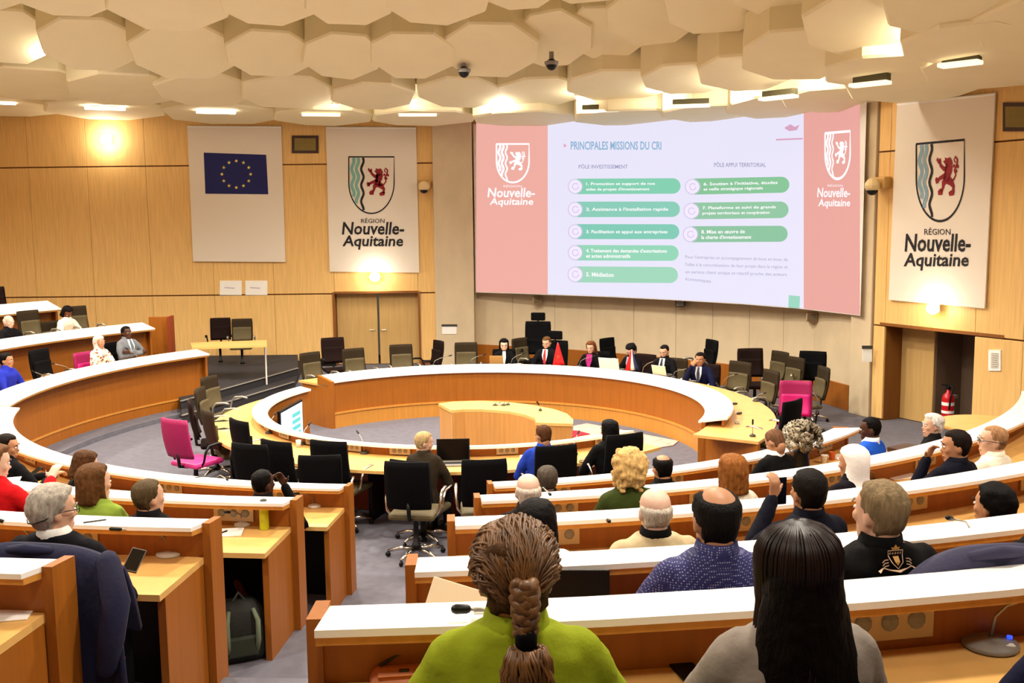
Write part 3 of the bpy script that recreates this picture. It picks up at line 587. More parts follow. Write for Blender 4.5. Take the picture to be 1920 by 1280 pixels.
# ---- counter ring with white ledge in front of the near chairs
CC = (-.6, 14.42); A0, A1 = 154, 312
ctr = thing('counter_desk', 'low curved counter desk with white ledge facing the podium', 'desk', (CC[0], CC[1]-3.2, 0)); L = ctr.location
def cadd(nm, prof, m, a0=A0, a1=A1):
    mb = MB().arc(prof, a0, a1, CC); mb.v = [(x-L.x, y-L.y, q-L.z) for x, y, q in mb.v]; return mb.build(nm, m, ctr)
cadd('front_panel', [(2.98, 0), (3.03, 0), (3.03, .78), (2.98, .78)], WOOD_PANEL)
cadd('ledge', [(2.93, .775), (3.14, .805), (3.14, .835), (2.93, .805)], WHITE)
mb = MB(); N = 50; vs = []
for i in range(N+1):
    a = A0+(A1-A0)*i/N; p = pol(3.04, a, 0, CC); d = Vector((math.cos(math.radians(a)), math.sin(math.radians(a)), 0))
    e = Vector((-.75-CC[0], 14.12-CC[1], 0)); bq = d.dot(e); r = bq+math.sqrt(max(0, bq*bq-e.length_squared+3.46**2)); q = Vector((CC[0], CC[1], 0))+d*r
    vs.append([p+Vector((0, 0, .66))-L, q+Vector((0, 0, .66))-L, q+Vector((0, 0, .695))-L, p+Vector((0, 0, .695))-L])
mb.loft(vs).build('desktop', WOOD_DESK, ctr)
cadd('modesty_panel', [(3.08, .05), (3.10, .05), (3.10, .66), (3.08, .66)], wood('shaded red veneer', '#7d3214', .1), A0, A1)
for a in range(int(A0)+8, int(A1), 18):
    cadd('support', [(3.1, 0), (3.42, 0), (3.42, .655), (3.1, .655)], BLACKP, a-.4, a+.4)
for i, a in enumerate(range(172, 306, 12)):
    p = pol(3.045, a, .755, CC); rot = Matrix.Rotation(math.radians(a)+math.pi/2, 3, 'Z')
    o = MB().bbox(p-L, (.26, .012, .09), .003, rot).build('socket_plate', METAL, ctr)
    for s in (-.07, 0, .07):
        c_ = link('socket', SOCK, o); c_.location = p-L+rot @ Vector((s, -.008, 0)); c_.rotation_euler = (0, 0, math.radians(a)+math.pi/2); c_.scale = (.85, .85, .85)
# monitor standing inside the counter
m0, m1, m2, m3 = (500, 781), (555, 748), (556, 806), (512, 790)
mt = thing('monitor', 'blue lit monitor standing inside the ring below the podium end', 'monitor', pol(2.62, 172, 0, CC)); b = mt.location
a_, c_ = pol(2.80, 163, 0, CC), pol(2.80, 184, 0, CC); hd = (c_-a_).normalized(); nn = Vector((-hd.y, hd.x, 0)); nn = nn if (Vector((CC[0], CC[1], 0))-a_).dot(nn) > 0 else -nn
z0, z1 = .12, .72
MB().solid([a_-b+Vector((0, 0, z0)), c_-b+Vector((0, 0, z0)), c_-b+Vector((0, 0, z1)), a_-b+Vector((0, 0, z1))], -nn*.04).build('casing', BLACKP, mt)
i0 = a_+(c_-a_)*.03-b+nn*.004; i1 = c_-(c_-a_)*.03-b+nn*.004
mb = MB(); mb.add([i0+Vector((0, 0, z0+.03)), i1+Vector((0, 0, z0+.03)), i1+Vector((0, 0, z1-.03)), i0+Vector((0, 0, z1-.03))], [(0, 1, 2, 3)]); mb.build('display', mat('blue display', '#b9dcf6', .3, emit=.8), mt)
mb = MB()
for i in range(4):
    f0, f1, zz = .12, .5, z0+.1+i*.1; A, B_ = i0+(i1-i0)*f0+nn*.003, i0+(i1-i0)*f1+nn*.003; mb.add([A+Vector((0, 0, zz)), B_+Vector((0, 0, zz)), B_+Vector((0, 0, zz+.06)), A+Vector((0, 0, zz+.06))], [(0, 1, 2, 3)])
mb.build('display_bars', mat('teal display', '#3fa9ad', .3, emit=.7), mt)
mb = MB(); mid = (a_+c_)/2-b-nn*.06; mb.box(mid+Vector((0, 0, .09)), (.05, .05, .18)); mb.box(mid+Vector((0, 0, .01)), (.4, .3, .02)); mb.build('stand', BLACKP, mt)
# ---- arc table in the middle of the well
tb = thing('arc_table', 'small arc shaped pale beech table in the middle of the well', 'table', (-.1, 14.0, 0)); L = tb.location
outer = [at_z(x, y, .75) for x, y in ((822, 756), (850, 752.5), (900, 751), (950, 753), (1000, 759), (1040, 767), (1063, 775), (1075, 786), (1074, 794))]
inner = [at_z(x, y, .75) for x, y in ((1005, 792), (1003, 784), (985, 777), (955, 771), (905, 767), (870, 767), (846, 769))]
P = [(q.x-L.x, q.y-L.y) for q in outer+inner]
MB().prism(P, .71, .75).build('tabletop', mat('pale beech top', '#e6bb6e', .38, var=.05, vscale=4), tb)
def sh(pts, f): cx_, cy_ = sum(p.x for p in pts)/len(pts), sum(p.y for p in pts)/len(pts); return [Vector((cx_+(p.x-cx_)*f, cy_+(p.y-cy_)*f, 0)) for p in pts]
body = outer[:]+inner; bb = [(q.x-L.x, q.y-L.y) for q in sh(body, .985)]
MB().prism(bb, 0, .708).build('body', wood('table veneer', '#c9914f', .1), tb)
dl = at_z(852, 768, .75)-L; MB().box((dl.x-.02, dl.y-.01, .355), (.05, .03, .7)).build('corner_post', wood('pale edge veneer', '#e3bd8a', .06), tb)
# ---- left table on a thin leg
zt = 1.04; c = [at_z(x, y, zt) for x, y in ((357, 641), (500, 638), (500, 648), (395, 651))]; L = (c[1]+c[2])/2; L.z = .16
lt = thing('side_table', 'light thin topped table on a slim white leg by the left aisle', 'table', L)
ply = [at_z(357, 642, zt), at_z(500, 637, zt), at_z(500, 647, zt), at_z(360, 651, zt)]
MB().prism([(q.x-L.x, q.y-L.y) for q in ply], zt-.04-L.z, zt-L.z).build('tabletop', mat('pale beech top', '#e6bb6e', .38), lt)
q = at_z(497, 645, zt-.04)-L; MB().tube([(q.x, q.y, 0), (q.x, q.y, zt-.04-L.z)], .018, 8).build('leg', WHITE, lt)
q = at_z(370, 648, zt-.04)-L; MB().tube([(q.x, q.y, .14), (q.x, q.y, zt-.04-L.z)], .018, 8).build('leg', WHITE, lt)
q = at_z(498, 640, zt-.04)-L; MB().tube([(q.x-.02, q.y, .14), (q.x-.02, q.y, zt-.04-L.z)], .018, 8).build('leg', BLACKP, lt)
# ---- rounded desk end by the right recess
c = at_z(1850, 797, 1.16); t = thing('side_table', 'rounded light beech table end below the notice on the right', 'table', (c.x, c.y, .5))
MB().lathe([(.0, .64), (.50, .64), (.51, .66), (.51, .68), (0, .681)], n=28).build('tabletop', WOOD_DESK, t); MB().lathe([(.25, 0), (.25, .02), (.05, .04), (.05, .64)], n=16).build('pedestal', GREYP, t)
# ---- rug in the well
pts = [at_z(x, y, 0) for x, y in ((1075, 800), (1100, 795), (1160, 806), (1240, 822), (1272, 828), (1262, 836), (1225, 842), (1190, 852), (1140, 858), (1075, 845))]
t = MB().prism([(p.x, p.y) for p in pts], .004, .016).build('rug', mat('patterned rug', '#cbb0a0', .95, var=.28, vscale=14, bump=.4, bscale=90), None, label='pale patterned rug lying in the well right of the arc table', category='rug')
pts = [at_z(x, y, .018) for x, y in ((1072, 808), (1082, 808), (1106, 814), (1072, 820))]
MB().prism([(p.x, p.y) for p in pts], .017, .03).build('red_mat', mat('crimson felt', '#b01730', .9), None, label='crimson pennant shaped mat on the rug beside the arc table', category='mat')
# ================================================================== CHAIRS
_ch = {}
def chair_meshes(kind):
    if kind in _ch: return _ch[kind]
    back, pad, seat = {'olive': (OLIVED, OLIVE, OLIVE), 'black': (BLACKF, BLACKF, OLIVE), 'brown': (BROWN, BROWN, BROWN), 'magenta': (MAGENTA, mat('magenta pad', '#d01878', .6), mat('magenta seat', '#e0358c', .5)), 'exec': (BLACKF, BLACKF, BLACKF), 'navy': (mat('dark navy fabric', '#15162b', .8), mat('dark navy fabric', '#15162b', .8), BLACKF)}[kind]
    parts = []
    def curved(w, h, th, z0, tilt, bow, y0):             # curved shell
        rings = []
        for i in range(9):
            z = h*i/8; rw_ = w*(1-.04*abs(2*i/8-1)**6); fr, bk = [], []
            for j in range(9):
                x = (j/8-.5)*rw_; y = y0-z*tilt-bow*(1-(2*j/8-1)**2)-.02*math.sin(math.pi*i/8)
                bk.append((x, y-th, z0+z)); fr.append((x, y, z0+z))
            rings.append(fr+bk[::-1])
        return MB().loft(rings)
    bh = .68 if kind == 'exec' else .50
    parts.append(('backrest', curved(.46 if kind != 'exec' else .54, bh, .035, .56, .16, .035, -.20).mesh('backrest', [back], True)))
    parts.append(('back_pad', curved(.40, .29, .03, .585, .16, .03, -.178).mesh('back_pad', [pad], True)))
    sm = MB(); sm.bbox((0, .03, .455), (.48, .46, .07), .03); parts.append(('seat', sm.mesh('seat', [seat])))
    for s in (-1, 1):
        a = MB().tube([(s*.22, -.10, .44), (s*.27, -.10, .5), (s*.285, -.08, .62), (s*.285, -.02, .69), (s*.285, .12, .70), (s*.28, .2, .68)], [.013, .014, .015, .018, .02, .016], 8)
        parts.append(('armrest', a.mesh('armrest', [CHROME if kind in ('black',) else (BLACKP if kind != 'olive' else mat('silver plastic', '#a8a294', .35, .6))], True)))
    parts.append(('back_support', MB().tube([(0, -.12, .42), (0, -.25, .45), (0, -.27, .64)], .022, 8).mesh('back_support', [BLACKP], True)))
    parts.append(('column', MB().lathe([(.09, .415), (.05, .40), (.028, .38), (.028, .14), (.045, .13), (.05, .08)], n=14).mesh('column', [BLACKP], True)))
    lm = MB().tube([(0, .03, .10), (0, .17, .095), (0, .30, .065)], [.028, .022, .014], 8).mesh('leg', [CHROME], True)
    cm = MB(); cm.ell((0, .30, .028), (.02, .03, .028), None, 10, 6); cm.tube([(0, .30, .065), (0, .3, .03)], .01, 6); cm = cm.mesh('caster', [BLACKP], True)
    if kind == 'exec':
        hm = MB(); hm.bbox((0, -.335, 1.34), (.30, .06, .17), .025); parts.append(('headrest', hm.mesh('headrest', [back])))
        parts.append(('headrest_post', MB().tube([(0, -.325, 1.2), (0, -.335, 1.3)], .02, 6).mesh('headrest_post', [BLACKP])))
    _ch[kind] = (parts, lm, cm); return _ch[kind]
def chair(kind, label, loc, face, dz=0, group='office chairs'):
    parts, lm, cm = chair_meshes(kind); t = thing('office_chair', label, 'chair', loc, math.radians(face-90), group)
    for n, me in parts: link(n, me, t)
    for k in range(5):
        o = link('leg', lm, t); o.rotation_euler = (0, 0, math.radians(72*k+20)); c = link('caster', cm, o)
    if dz:
        for ch in t.children:
            if ch.name.split('.')[0] not in ('leg',): ch.location.z += dz
    return t
def face_to(p, c=(CX, CY)): return math.degrees(math.atan2(c[1]-p[1], c[0]-p[0]))
# ================================================================== PEOPLE
def bake(mb, name, mats, voxel=.012, smooth=3, amp=0, fr=9, seed=0):
    me = mb.mesh('tmp'); o = D.objects.new('tmp', me); COL.objects.link(o)
    r = o.modifiers.new('r', 'REMESH'); r.mode = 'VOXEL'; r.voxel_size = voxel
    s = o.modifiers.new('s', 'SMOOTH'); s.factor = .5; s.iterations = smooth
    dg = bpy.context.evaluated_depsgraph_get(); dg.update(); out = D.meshes.new_from_object(o.evaluated_get(dg)); out.name = name
    D.objects.remove(o, do_unlink=True); D.meshes.remove(me); out.materials.clear()
    for m in mats: out.materials.append(m)
    if amp:
        sd = Vector((seed*3.1, seed*1.7, seed)); ns = [v.normal.copy() for v in out.vertices]
        for v, n in zip(out.vertices, ns): v.co += n*amp*(noise.noise(v.co*fr+sd)+.5*noise.noise(v.co*fr*2.3+sd))
    out.polygons.foreach_set('use_smooth', [True]*len(out.polygons)); return out
HS = [(-.115, .030, .080, .040), (-.098, .046, .089, .0), (-.075, .057, .092, -.045), (-.04, .064, .093, -.078), (-.01, .069, .091, -.092), (.025, .073, .093, -.101), (.055, .073, .088, -.100), (.08, .066, .074, -.090), (.10, .050, .052, -.068), (.112, .032, .028, -.045), (.118, .012, .004, -.022)]
def hslice(z):
    if z <= HS[0][0]: return HS[0][1:]
    for a, b in zip(HS, HS[1:]):
        if z <= b[0]: t = (z-a[0])/(b[0]-a[0]); return tuple(a[i]+(b[i]-a[i])*t for i in (1, 2, 3))
    return HS[-1][1:]
def ring_e(z, hw, yf, yb, n=16, x0=0): return [Vector((x0+hw*math.cos(2*math.pi*i/n), (yf+yb)/2+(yf-yb)/2*math.sin(2*math.pi*i/n), z)) for i in range(n)]
def xf(mb0, mb, M): b = len(mb.v); mb.v += [tuple(M @ Vector(p)) for p in mb0.v]; mb.f += [tuple(b+i for i in q) for q in mb0.f]; mb.m += [mb.cm]*len(mb0.f)
def head_mb():
    m = MB(); m.loft([ring_e(z, *r) for z, *r in HS])
    m.loft([[Vector((x, y, z)) for x, y in ((-.008-w, .080), (-.004-w*.3, .092+d), (.004+w*.3, .092+d), (.008+w, .080))] for z, w, d in ((.028, .0, -.004), (.0, .002, .010), (-.02, .006, .022), (-.03, .008, .020), (-.038, .004, .004))])
    m.ell((0, .078, .036), (.05, .016, .010), None, 10, 5)                     # brow ridge
    m.ell((0, .084, -.066), (.026, .014, .014), None, 10, 5)                  # mouth
    m.ell((0, .076, -.10), (.026, .016, .018), None, 10, 5)                  # chin
    for s in (-1, 1):
        m.ell((s*.076, -.012, -.008), (.011, .020, .032), Matrix.Rotation(s*.25, 3, 'Z'), 10, 6); m.ell((s*.046, .064, -.015), (.02, .02, .022), None, 8, 5)
    return m
_fp = {}
def face_parts(t, HM, lip, brow):
    if not _fp:
        m = MB(); m.ell((0, .0815, .010), (.0135, .010, .0085), None, 10, 6); m.mt(1); m.ell((0, .0893, .010), (.0062, .004, .0064), None, 8, 5); _fp['eye'] = m
        _fp['eyebrow'] = MB().tube([(-.018, .090, .032), (0, .093, .037), (.019, .083, .031)], [.004, .005, .003], 6)
        _fp['lips'] = MB().loft([[Vector((x, y, z+dz)) for dz, y in ((-.007, y0-.003), (0, y0), (.006, y0-.002), (0, y0-.012))] for x, y0, z in ((-.025, .088, -.066), (-.012, .096, -.065), (0, .099, -.066), (.012, .096, -.065), (.025, .088, -.066))])
        _fp['me'] = m.mesh('eye', [mat('eye white', '#efe9e2', .3), mat('iris dark', '#1c120c', .3)], True)
    for s in (-1, 1):
        o = link('eye', _fp['me'], t); o.matrix_basis = HM @ Matrix.Translation((s*.032, 0, 0))
        k = 'b'+brow.name
        if k not in _fp: _fp[k] = _fp['eyebrow'].mesh('eyebrow', [brow], True)
        o = link('eyebrow', _fp[k], t); o.matrix_basis = HM @ Matrix.Translation((s*.033, 0, 0)) @ Matrix.Scale(s, 4, (1, 0, 0))
    k = 'l'+lip.name
    if k not in _fp: _fp[k] = _fp['lips'].mesh('lips', [lip], True)
    o = link('lips', _fp[k], t); o.matrix_basis = HM
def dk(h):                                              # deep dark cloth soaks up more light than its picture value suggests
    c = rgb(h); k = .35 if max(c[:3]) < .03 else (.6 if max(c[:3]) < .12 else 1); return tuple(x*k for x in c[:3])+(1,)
def hair_mesh(style, m_, seed=0):
    n, k = 36, 24; rnd = random.Random(seed); rings = []; S = MB()
    T = {'short': .012, 'crop': .006, 'full': .026, 'bob': .026, 'long': .022, 'curly': .035, 'fringe': .010, 'patch': .011, 'bun': .016, 'comb': .018, 'bald': 0}.get(style, .014)
    amp = {'curly': .028, 'full': .012, 'bob': .006, 'bun': .012}.get(style, .004); fq = {'curly': 26, 'full': 22, 'bun': 40}.get(style, 30)
    for j in range(k):
        z = -.10+.2179*j/(k-1); hw, yf, yb = hslice(z); ring = []
        for i in range(n):
            a = 2*math.pi*i/n; fy = math.sin(a); cx_ = math.cos(a)
            lo = (-.005-.085*smst(-fy*1.3)) if fy < 0 else (-.005+.082*smst(fy/.55))
            if style in ('bob', 'long', 'curly') and fy < .25: lo = -.2
            if fy < 0 and fy > -.35 and style in ('short', 'crop', 'patch', 'fringe'): lo = max(lo, -.02)
            f = smst((z-lo+.004)/.028); y_ = (yf+yb)/2+(yf-yb)/2*fy
            if style == 'fringe': f *= smst((.055-z)/.03)*smst((-fy+.25)/.4)
            if style == 'patch': f *= smst((math.hypot(hw*cx_, y_+.035, (z-.115)*1.0)-.05)/.03)*(1 if fy < .5 else smst((.09-z)/.04))
            if style == 'bald': f = 0
            t = (T*f-.008*(1-f)); p = Vector((hw*cx_, y_, z)); u = Vector((cx_*1.0, fy, (z-.02)*7)).normalized()
            if f > .2: t += amp*f*(noise.noise(Vector((p.x, p.y, p.z))*fq+Vector((seed, 0, 0)))+.3*noise.noise(p*fq*2.2))
            ring.append(p+u*t)
        rings.append(ring)
    S.loft(rings)
    def curt(z1, hw0, hw1, yc, hd, yc1, hd1, N=9, wob=.006):
        R_ = []
        for j in range(N+1):
            t = j/N; z = .03+(z1-.03)*t; w_ = hw0+(hw1-hw0)*t; c_ = yc+(yc1-yc)*t; h_ = hd+(hd1-hd)*t; q = []
            for i in range(28):
                a = 2*math.pi*i/28; b = 1+wob*8*noise.noise(Vector((math.cos(a)*3, math.sin(a)*3, z*6+seed)))
                q.append(Vector((w_*b*math.cos(a), c_+h_*b*math.sin(a), z)))
            R_.append(q)
        S.loft(R_)
    if style == 'bob': curt(-.125, .092, .094, -.045, .075, -.05, .062)
    if style == 'curly': curt(-.085, .096, .085, -.042, .085, -.05, .06, wob=.02)
    if style == 'long': curt(-.30, .092, .115, -.042, .078, -.085, .05)
    if style == 'curly':
        for i in range(150):
            a = rnd.uniform(0, 2*math.pi); z = rnd.uniform(-.12, .118); fy = math.sin(a)
            if fy > .35 and z < .055: continue
            hw, yf, yb = hslice(max(z, -.05)); d = rnd.uniform(.018, .034); q = Vector(((hw+d)*math.cos(a), (yf+yb)/2-(.01 if z < 0 else 0)+((yf-yb)/2+d)*fy, z+.02*(z > .09)))
            S.ell(q, (rnd.uniform(.014, .024), rnd.uniform(.014, .024), rnd.uniform(.012, .020)), None, 8, 5)
        return bake(S, 'hair', [m_], .0075, 1)
    if style in ('bob', 'long'): return bake(S, 'hair', [m_], .009, 5, .003, 40, seed)
    return S.mesh('hair', [m_], True)
def hand_mb(m, w, d, up, side, curl=.5, s=1.0):           # w wrist, d finger direction, up = back of hand, side = thumb side (+1/-1)
    d = d.normalized(); x = d.cross(up).normalized(); up = x.cross(d).normalized(); th = x*side
    rings = []
    for t, a, b in ((-.01, .024, .018), (.03, .034, .016), (.065, .041, .014), (.088, .040, .012)):
        rings.append([w+d*t*s+(x*math.cos(2*math.pi*i/10)*a+up*math.sin(2*math.pi*i/10)*b)*s for i in range(10)])
    m.loft(rings)
    for i, (o, L) in enumerate(((.030, .068), (.010, .078), (-.010, .072), (-.029, .056))):
        p = w+(d*.08+th*o)*s; pts = [p]; ang = 0
        for q in (.42, .32, .26):
            ang += curl*.75; p = p+(d*math.cos(ang)-up*math.sin(ang))*L*q*s; pts.append(p)
        m.tube(pts, [.0095*s, .009*s, .0085*s, .0075*s], 8, True)
    p = w+(d*.02+th*.03)*s; pts = [p]
    for q, a in ((.035, .9), (.03, .6+curl*.2)): p = p+(d*math.cos(a)+th*math.sin(a)*.9-up*curl*.35).normalized()*q*s; pts.append(p)
    m.tube(pts, [.012*s, .0105*s, .009*s], 8, True)
PEOPLE = []
SKIN = {'light': '#d6a88c', 'pale': '#dfb9a4', 'tan': '#b4815f', 'brown': '#7a4527', 'dark': '#4a2a1b'}
def person(label, head, tread, face, hair=('short', '#2a1d14'), skin='light', top='#1c1c26', topm=None, hy=0, hp=0, hr=0, lean=.06, arms=None, female=False, pants='#15151c', voxel=.012, collar=None, wide=1.0, seat_kind='black', chair_label=None, glasses=False, pose='desk', hd=1.0, hands=True, cut='jacket', legs=True):
    hx, hy_, hz = head; A = math.radians(face-90); Rz = Matrix.Rotation(A, 4, 'Z'); zh = hz-tread
    root = Vector((hx, hy_, tread))-(Rz @ Vector((0, lean, 0)))
    t = thing('person', label, 'person', root, A, 'seated people'); W = (.90 if female else 1.0)*wide
    hip = zh-.655; sh = zh-.185
    def S(z, hw, hd_, y, infl=0): return (z, hw*W+infl, y+hd_+infl, y-hd_-infl)
    def torso(m, infl, top_z=True):
        L = [S(hip-.09, .15, .11, .02, infl), S(hip, .172, .125, 0, infl), S(hip+.17, .152, .108, lean*.25, infl), S(hip+.33, .172, .118, lean*.6, infl), S(hip+.43, .188, .108, lean*.8, infl), S(hip+.485, .172, .09, lean*.9-.006, infl), S(hip+.53, .118, .072, lean*.98-.012, infl*.8), S(hip+.555, .080, .064, lean-.016, infl*.7)]
        if top_z: L.append(S(hip+.58, .060, .056, lean-.016, infl*.4))
        m.loft([ring_e(z, a, b, c, 20) for z, a, b, c in L])
    js = {}
    for s in (-1, 1):
        ar = (arms or {}).get('L' if s < 0 else 'R')
        sx = Vector((s*.182*W, lean*.85, sh))
        if ar: e, w = Vector(ar[0]), Vector(ar[1]); e.z += hip; w.z += hip
        elif pose == 'desk': e, w = Vector((s*.25*W, lean+.10, hip+.20)), Vector((s*.12, lean+.32, hip+.19))
        else: e, w = Vector((s*.25*W, lean*.5+.03, hip+.19)), Vector((s*.10, .26, hip+.12))
        js[s] = (sx, e, w, ar)
    # --- skin: head, neck, torso core, arms and hands as one surface
    m = MB(); HM = Matrix.Translation(Vector((0, lean, zh))) @ Matrix.Rotation(math.radians(hy), 4, 'Z') @ Matrix.Rotation(-math.radians(hp), 4, 'X') @ Matrix.Rotation(math.radians(hr), 4, 'Y') @ Matrix.Scale(hd, 4)
    xf(head_mb(), m, HM); nk = HM @ Vector((0, -.025, -.06))
    m.tube([Vector((0, lean-.03, hip+.46)), Vector((0, lean-.018, hip+.53)), nk], [.07, .057, .054], 14, True); torso(m, -.016, False)
    for s, (sx, e, w, ar) in js.items():
        m.tube([sx-Vector((s*.03, 0, 0)), sx.lerp(e, .5), e, e.lerp(w, .4), w], [.048, .044, .036, .036, .026], 10, True)
        if hands:
            d = (w-e).normalized(); up = Vector((0, 0, 1)) if not (ar and len(ar) > 2) else Vector(ar[2]); dd = d if not (ar and len(ar) > 3) else Vector(ar[3])
            hand_mb(m, w+d*.012, dd, up, -s, .55 if not (ar and len(ar) > 4) else ar[4])
    sk = mat('skin '+skin, SKIN[skin], .5, var=.05, vscale=8, spec=.35)
    if legs:
        for s in (-1, 1): m.tube([Vector((s*.09, .0, hip)), Vector((s*.10, .40, hip+.01)), Vector((s*.10, .42, .12))], [.07, .05, .035], 8, True)
    body = link('body', bake(m, 'body', [sk], voxel, 2), t)
    bm_ = mat('brow '+hair[1], hair[1], .8); face_parts(t, HM, mat('lip '+skin, tuple(c*k for c, k in zip(rgb(SKIN[skin])[:3], (.75, .45, .45)))+(1,), .5), bm_)
    # --- clothes
    m = MB(); torso(m, .012, cut == 'high')
    for s, (sx, e, w, ar) in js.items():
        d = (w-e).normalized(); m.tube([sx-Vector((s*.04, 0, .0)), sx.lerp(e, .5), e, e.lerp(w, .45), w-d*.005], [.066, .060, .053, .048, .040], 12, True)
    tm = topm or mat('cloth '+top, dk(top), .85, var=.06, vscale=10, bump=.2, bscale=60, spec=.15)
    g = link('jacket' if cut == 'jacket' else 'top', bake(m, 'top', [tm], max(voxel, .013), 3, .006, 11, len(PEOPLE)), t)
    if cut == 'jacket' and not collar: collar = top
    if collar:
        m = MB(); m.loft([ring_e(hip+z, a, lean+b, lean-c, 18) for z, a, b, c in ((.51, .100, .082, .098), (.55, .080, .072, .090), (.590, .070, .058, .086), (.588, .061, .050, .076), (.51, .06, .06, .06))], cap=False)
        link('collar', m.mesh('collar', [topm or mat('cloth '+collar, dk(collar), .85, var=.06, vscale=10, bump=.2, bscale=60, spec=.15)], True), t)
    if legs:
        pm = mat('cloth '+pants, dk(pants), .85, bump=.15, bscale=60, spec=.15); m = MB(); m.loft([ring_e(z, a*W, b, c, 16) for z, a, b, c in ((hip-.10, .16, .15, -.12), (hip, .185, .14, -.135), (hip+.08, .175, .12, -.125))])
        for s in (-1, 1): m.tube([Vector((s*.09, .0, hip-.01)), Vector((s*.105, .40, hip)), Vector((s*.105, .43, .22)), Vector((s*.105, .42, .09))], [.09, .07, .058, .05], 10, True)
        link('trousers', bake(m, 'trousers', [pm], .018, 3), t)
        for s in (-1, 1):
            m = MB(); m.loft([[Vector((s*.105+x*w_, .46+y*.13, z)) for x, y in ((-1, -1), (-.9, .5), (-.4, 1), (.4, 1), (.9, .5), (1, -1))] for z, w_ in ((.003, .045), (.04, .045), (.075, .035), (.10, .03))]); link('shoe', m.mesh('shoe', [BLACKP], True), t)
    # --- hair
    st, hc = hair
    if st not in ('none', 'scarf', 'strands'):
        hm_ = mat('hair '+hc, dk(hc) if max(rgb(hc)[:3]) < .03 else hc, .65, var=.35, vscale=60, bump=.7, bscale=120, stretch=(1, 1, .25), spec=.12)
        o = link('hair', hair_mesh(st, hm_, len(PEOPLE)*1.7), t); o.matrix_basis = HM
    if st == 'scarf':
        m = MB(); R_ = []
        for z, hw, yf, yb in ((-.24, .17, .11, -.15), (-.19, .14, .105, -.13), (-.145, .095, .092, -.105), (-.10, .085, .075, -.10), (-.05, .086, .060, -.108), (0, .088, .052, -.116), (.05, .087, .065, -.118), (.085, .08, .085, -.108), (.11, .062, .07, -.085), (.128, .035, .03, -.05), (.133, .01, .0, -.02)):
            R_.append([p+Vector((noise.noise(p*20), noise.noise(p*20+Vector((5, 0, 0))), 0))*.005 for p in ring_e(z, hw, yf, yb, 28)])
        m.loft(R_); o = link('headscarf', m.mesh('headscarf', [mat('scarf '+hc, hc, .8, bump=.3, bscale=40) if not topm or hc != 'pattern' else topm], True), t); o.matrix_basis = HM
    if glasses:
        m = MB(); gm = mat('black frame', '#141210', .3)
        for s in (-1, 1):
            m.tube([(s*.032+.021*math.cos(a), .1, .008+.017*math.sin(a)) for a in [i*math.pi/6 for i in range(13)]], .0022, 5); m.tube([(s*.053, .098, .012), (s*.078, .06, .014), (s*.082, -.02, .008), (s*.07, -.07, -.01)], .0028, 5)
        m.tube([(-.011, .102, .01), (.011, .102, .01)], .002, 5)
        if glasses == 'strap': m.tube([(-.082, -.02, .008), (-.078, -.07, -.02), (-.045, -.105, -.04), (0, -.115, -.046), (.045, -.105, -.04), (.078, -.07, -.02), (.082, -.02, .008)], .0035, 5)
        o = link('glasses', m.mesh('glasses', [gm], True), t); o.matrix_basis = HM
    PEOPLE.append(t)
    if chair_label:
        dz = max(-.1, hip-.1-.49); off = Rz @ Vector((0, -.02, 0)); c = chair(seat_kind, chair_label, (root.x+off.x, root.y+off.y, tread), face, dz, 'office chairs')
    t['hip'] = 0; del t['hip']; return t, HM, hip, Rz, root
# ================================================================== PEOPLE OF THE PHOTOGRAPH
def shirt(t, hip, lean, col='#f2efe8', tie=None, W=1.0, wide=.05):
    P = [(-wide, lean*.97+.066, .545), (wide, lean*.97+.066, .545), (wide*1.1, lean*.84+.122, .43), (wide*.55, lean*.66+.146, .33), (0, lean*.45+.150, .22), (-wide*.55, lean*.66+.146, .33), (-wide*1.1, lean*.84+.122, .43)]
    m = MB(); m.solid([(x, y, hip+z) for x, y, z in P], (0, .012, 0)); link('shirt_front', m.mesh('shirt_front', [mat('cloth '+col, col, .8)]), t)
    if tie:
        P = [(-.014, lean*.97+.080, .54), (.014, lean*.97+.080, .54), (.022, lean*.84+.138, .43), (.026, lean*.6+.163, .30), (0, lean*.5+.165, .235), (-.026, lean*.6+.163, .30), (-.022, lean*.84+.138, .43)]
        m = MB(); m.solid([(x, y, hip+z) for x, y, z in P], (0, .01, 0)); link('tie', m.mesh('tie', [mat('cloth '+tie, tie, .6)]), t)
def dotted():
    m = mat('dotted blue shirt', '#2b2f7a', .75, bump=.2, bscale=50, var=.02); nt = m.node_tree; b = nt.nodes['Principled BSDF']
    tc = nt.nodes.new('ShaderNodeTexCoord'); vo = nt.nodes.new('ShaderNodeTexVoronoi'); vo.inputs['Scale'].default_value = 120; vo.inputs['Randomness'].default_value = .12
    nt.links.new(tc.outputs['Object'], vo.inputs['Vector']); r = nt.nodes.new('ShaderNodeValToRGB'); nt.links.new(vo.outputs['Distance'], r.inputs[0])
    r.color_ramp.elements[0].position = .22; r.color_ramp.elements[0].color = rgb('#a5a3c4'); r.color_ramp.elements[1].position = .31; r.color_ramp.elements[1].color = rgb('#1c2060')
    nt.links.new(r.outputs[0], b.inputs['Base Color']); return m
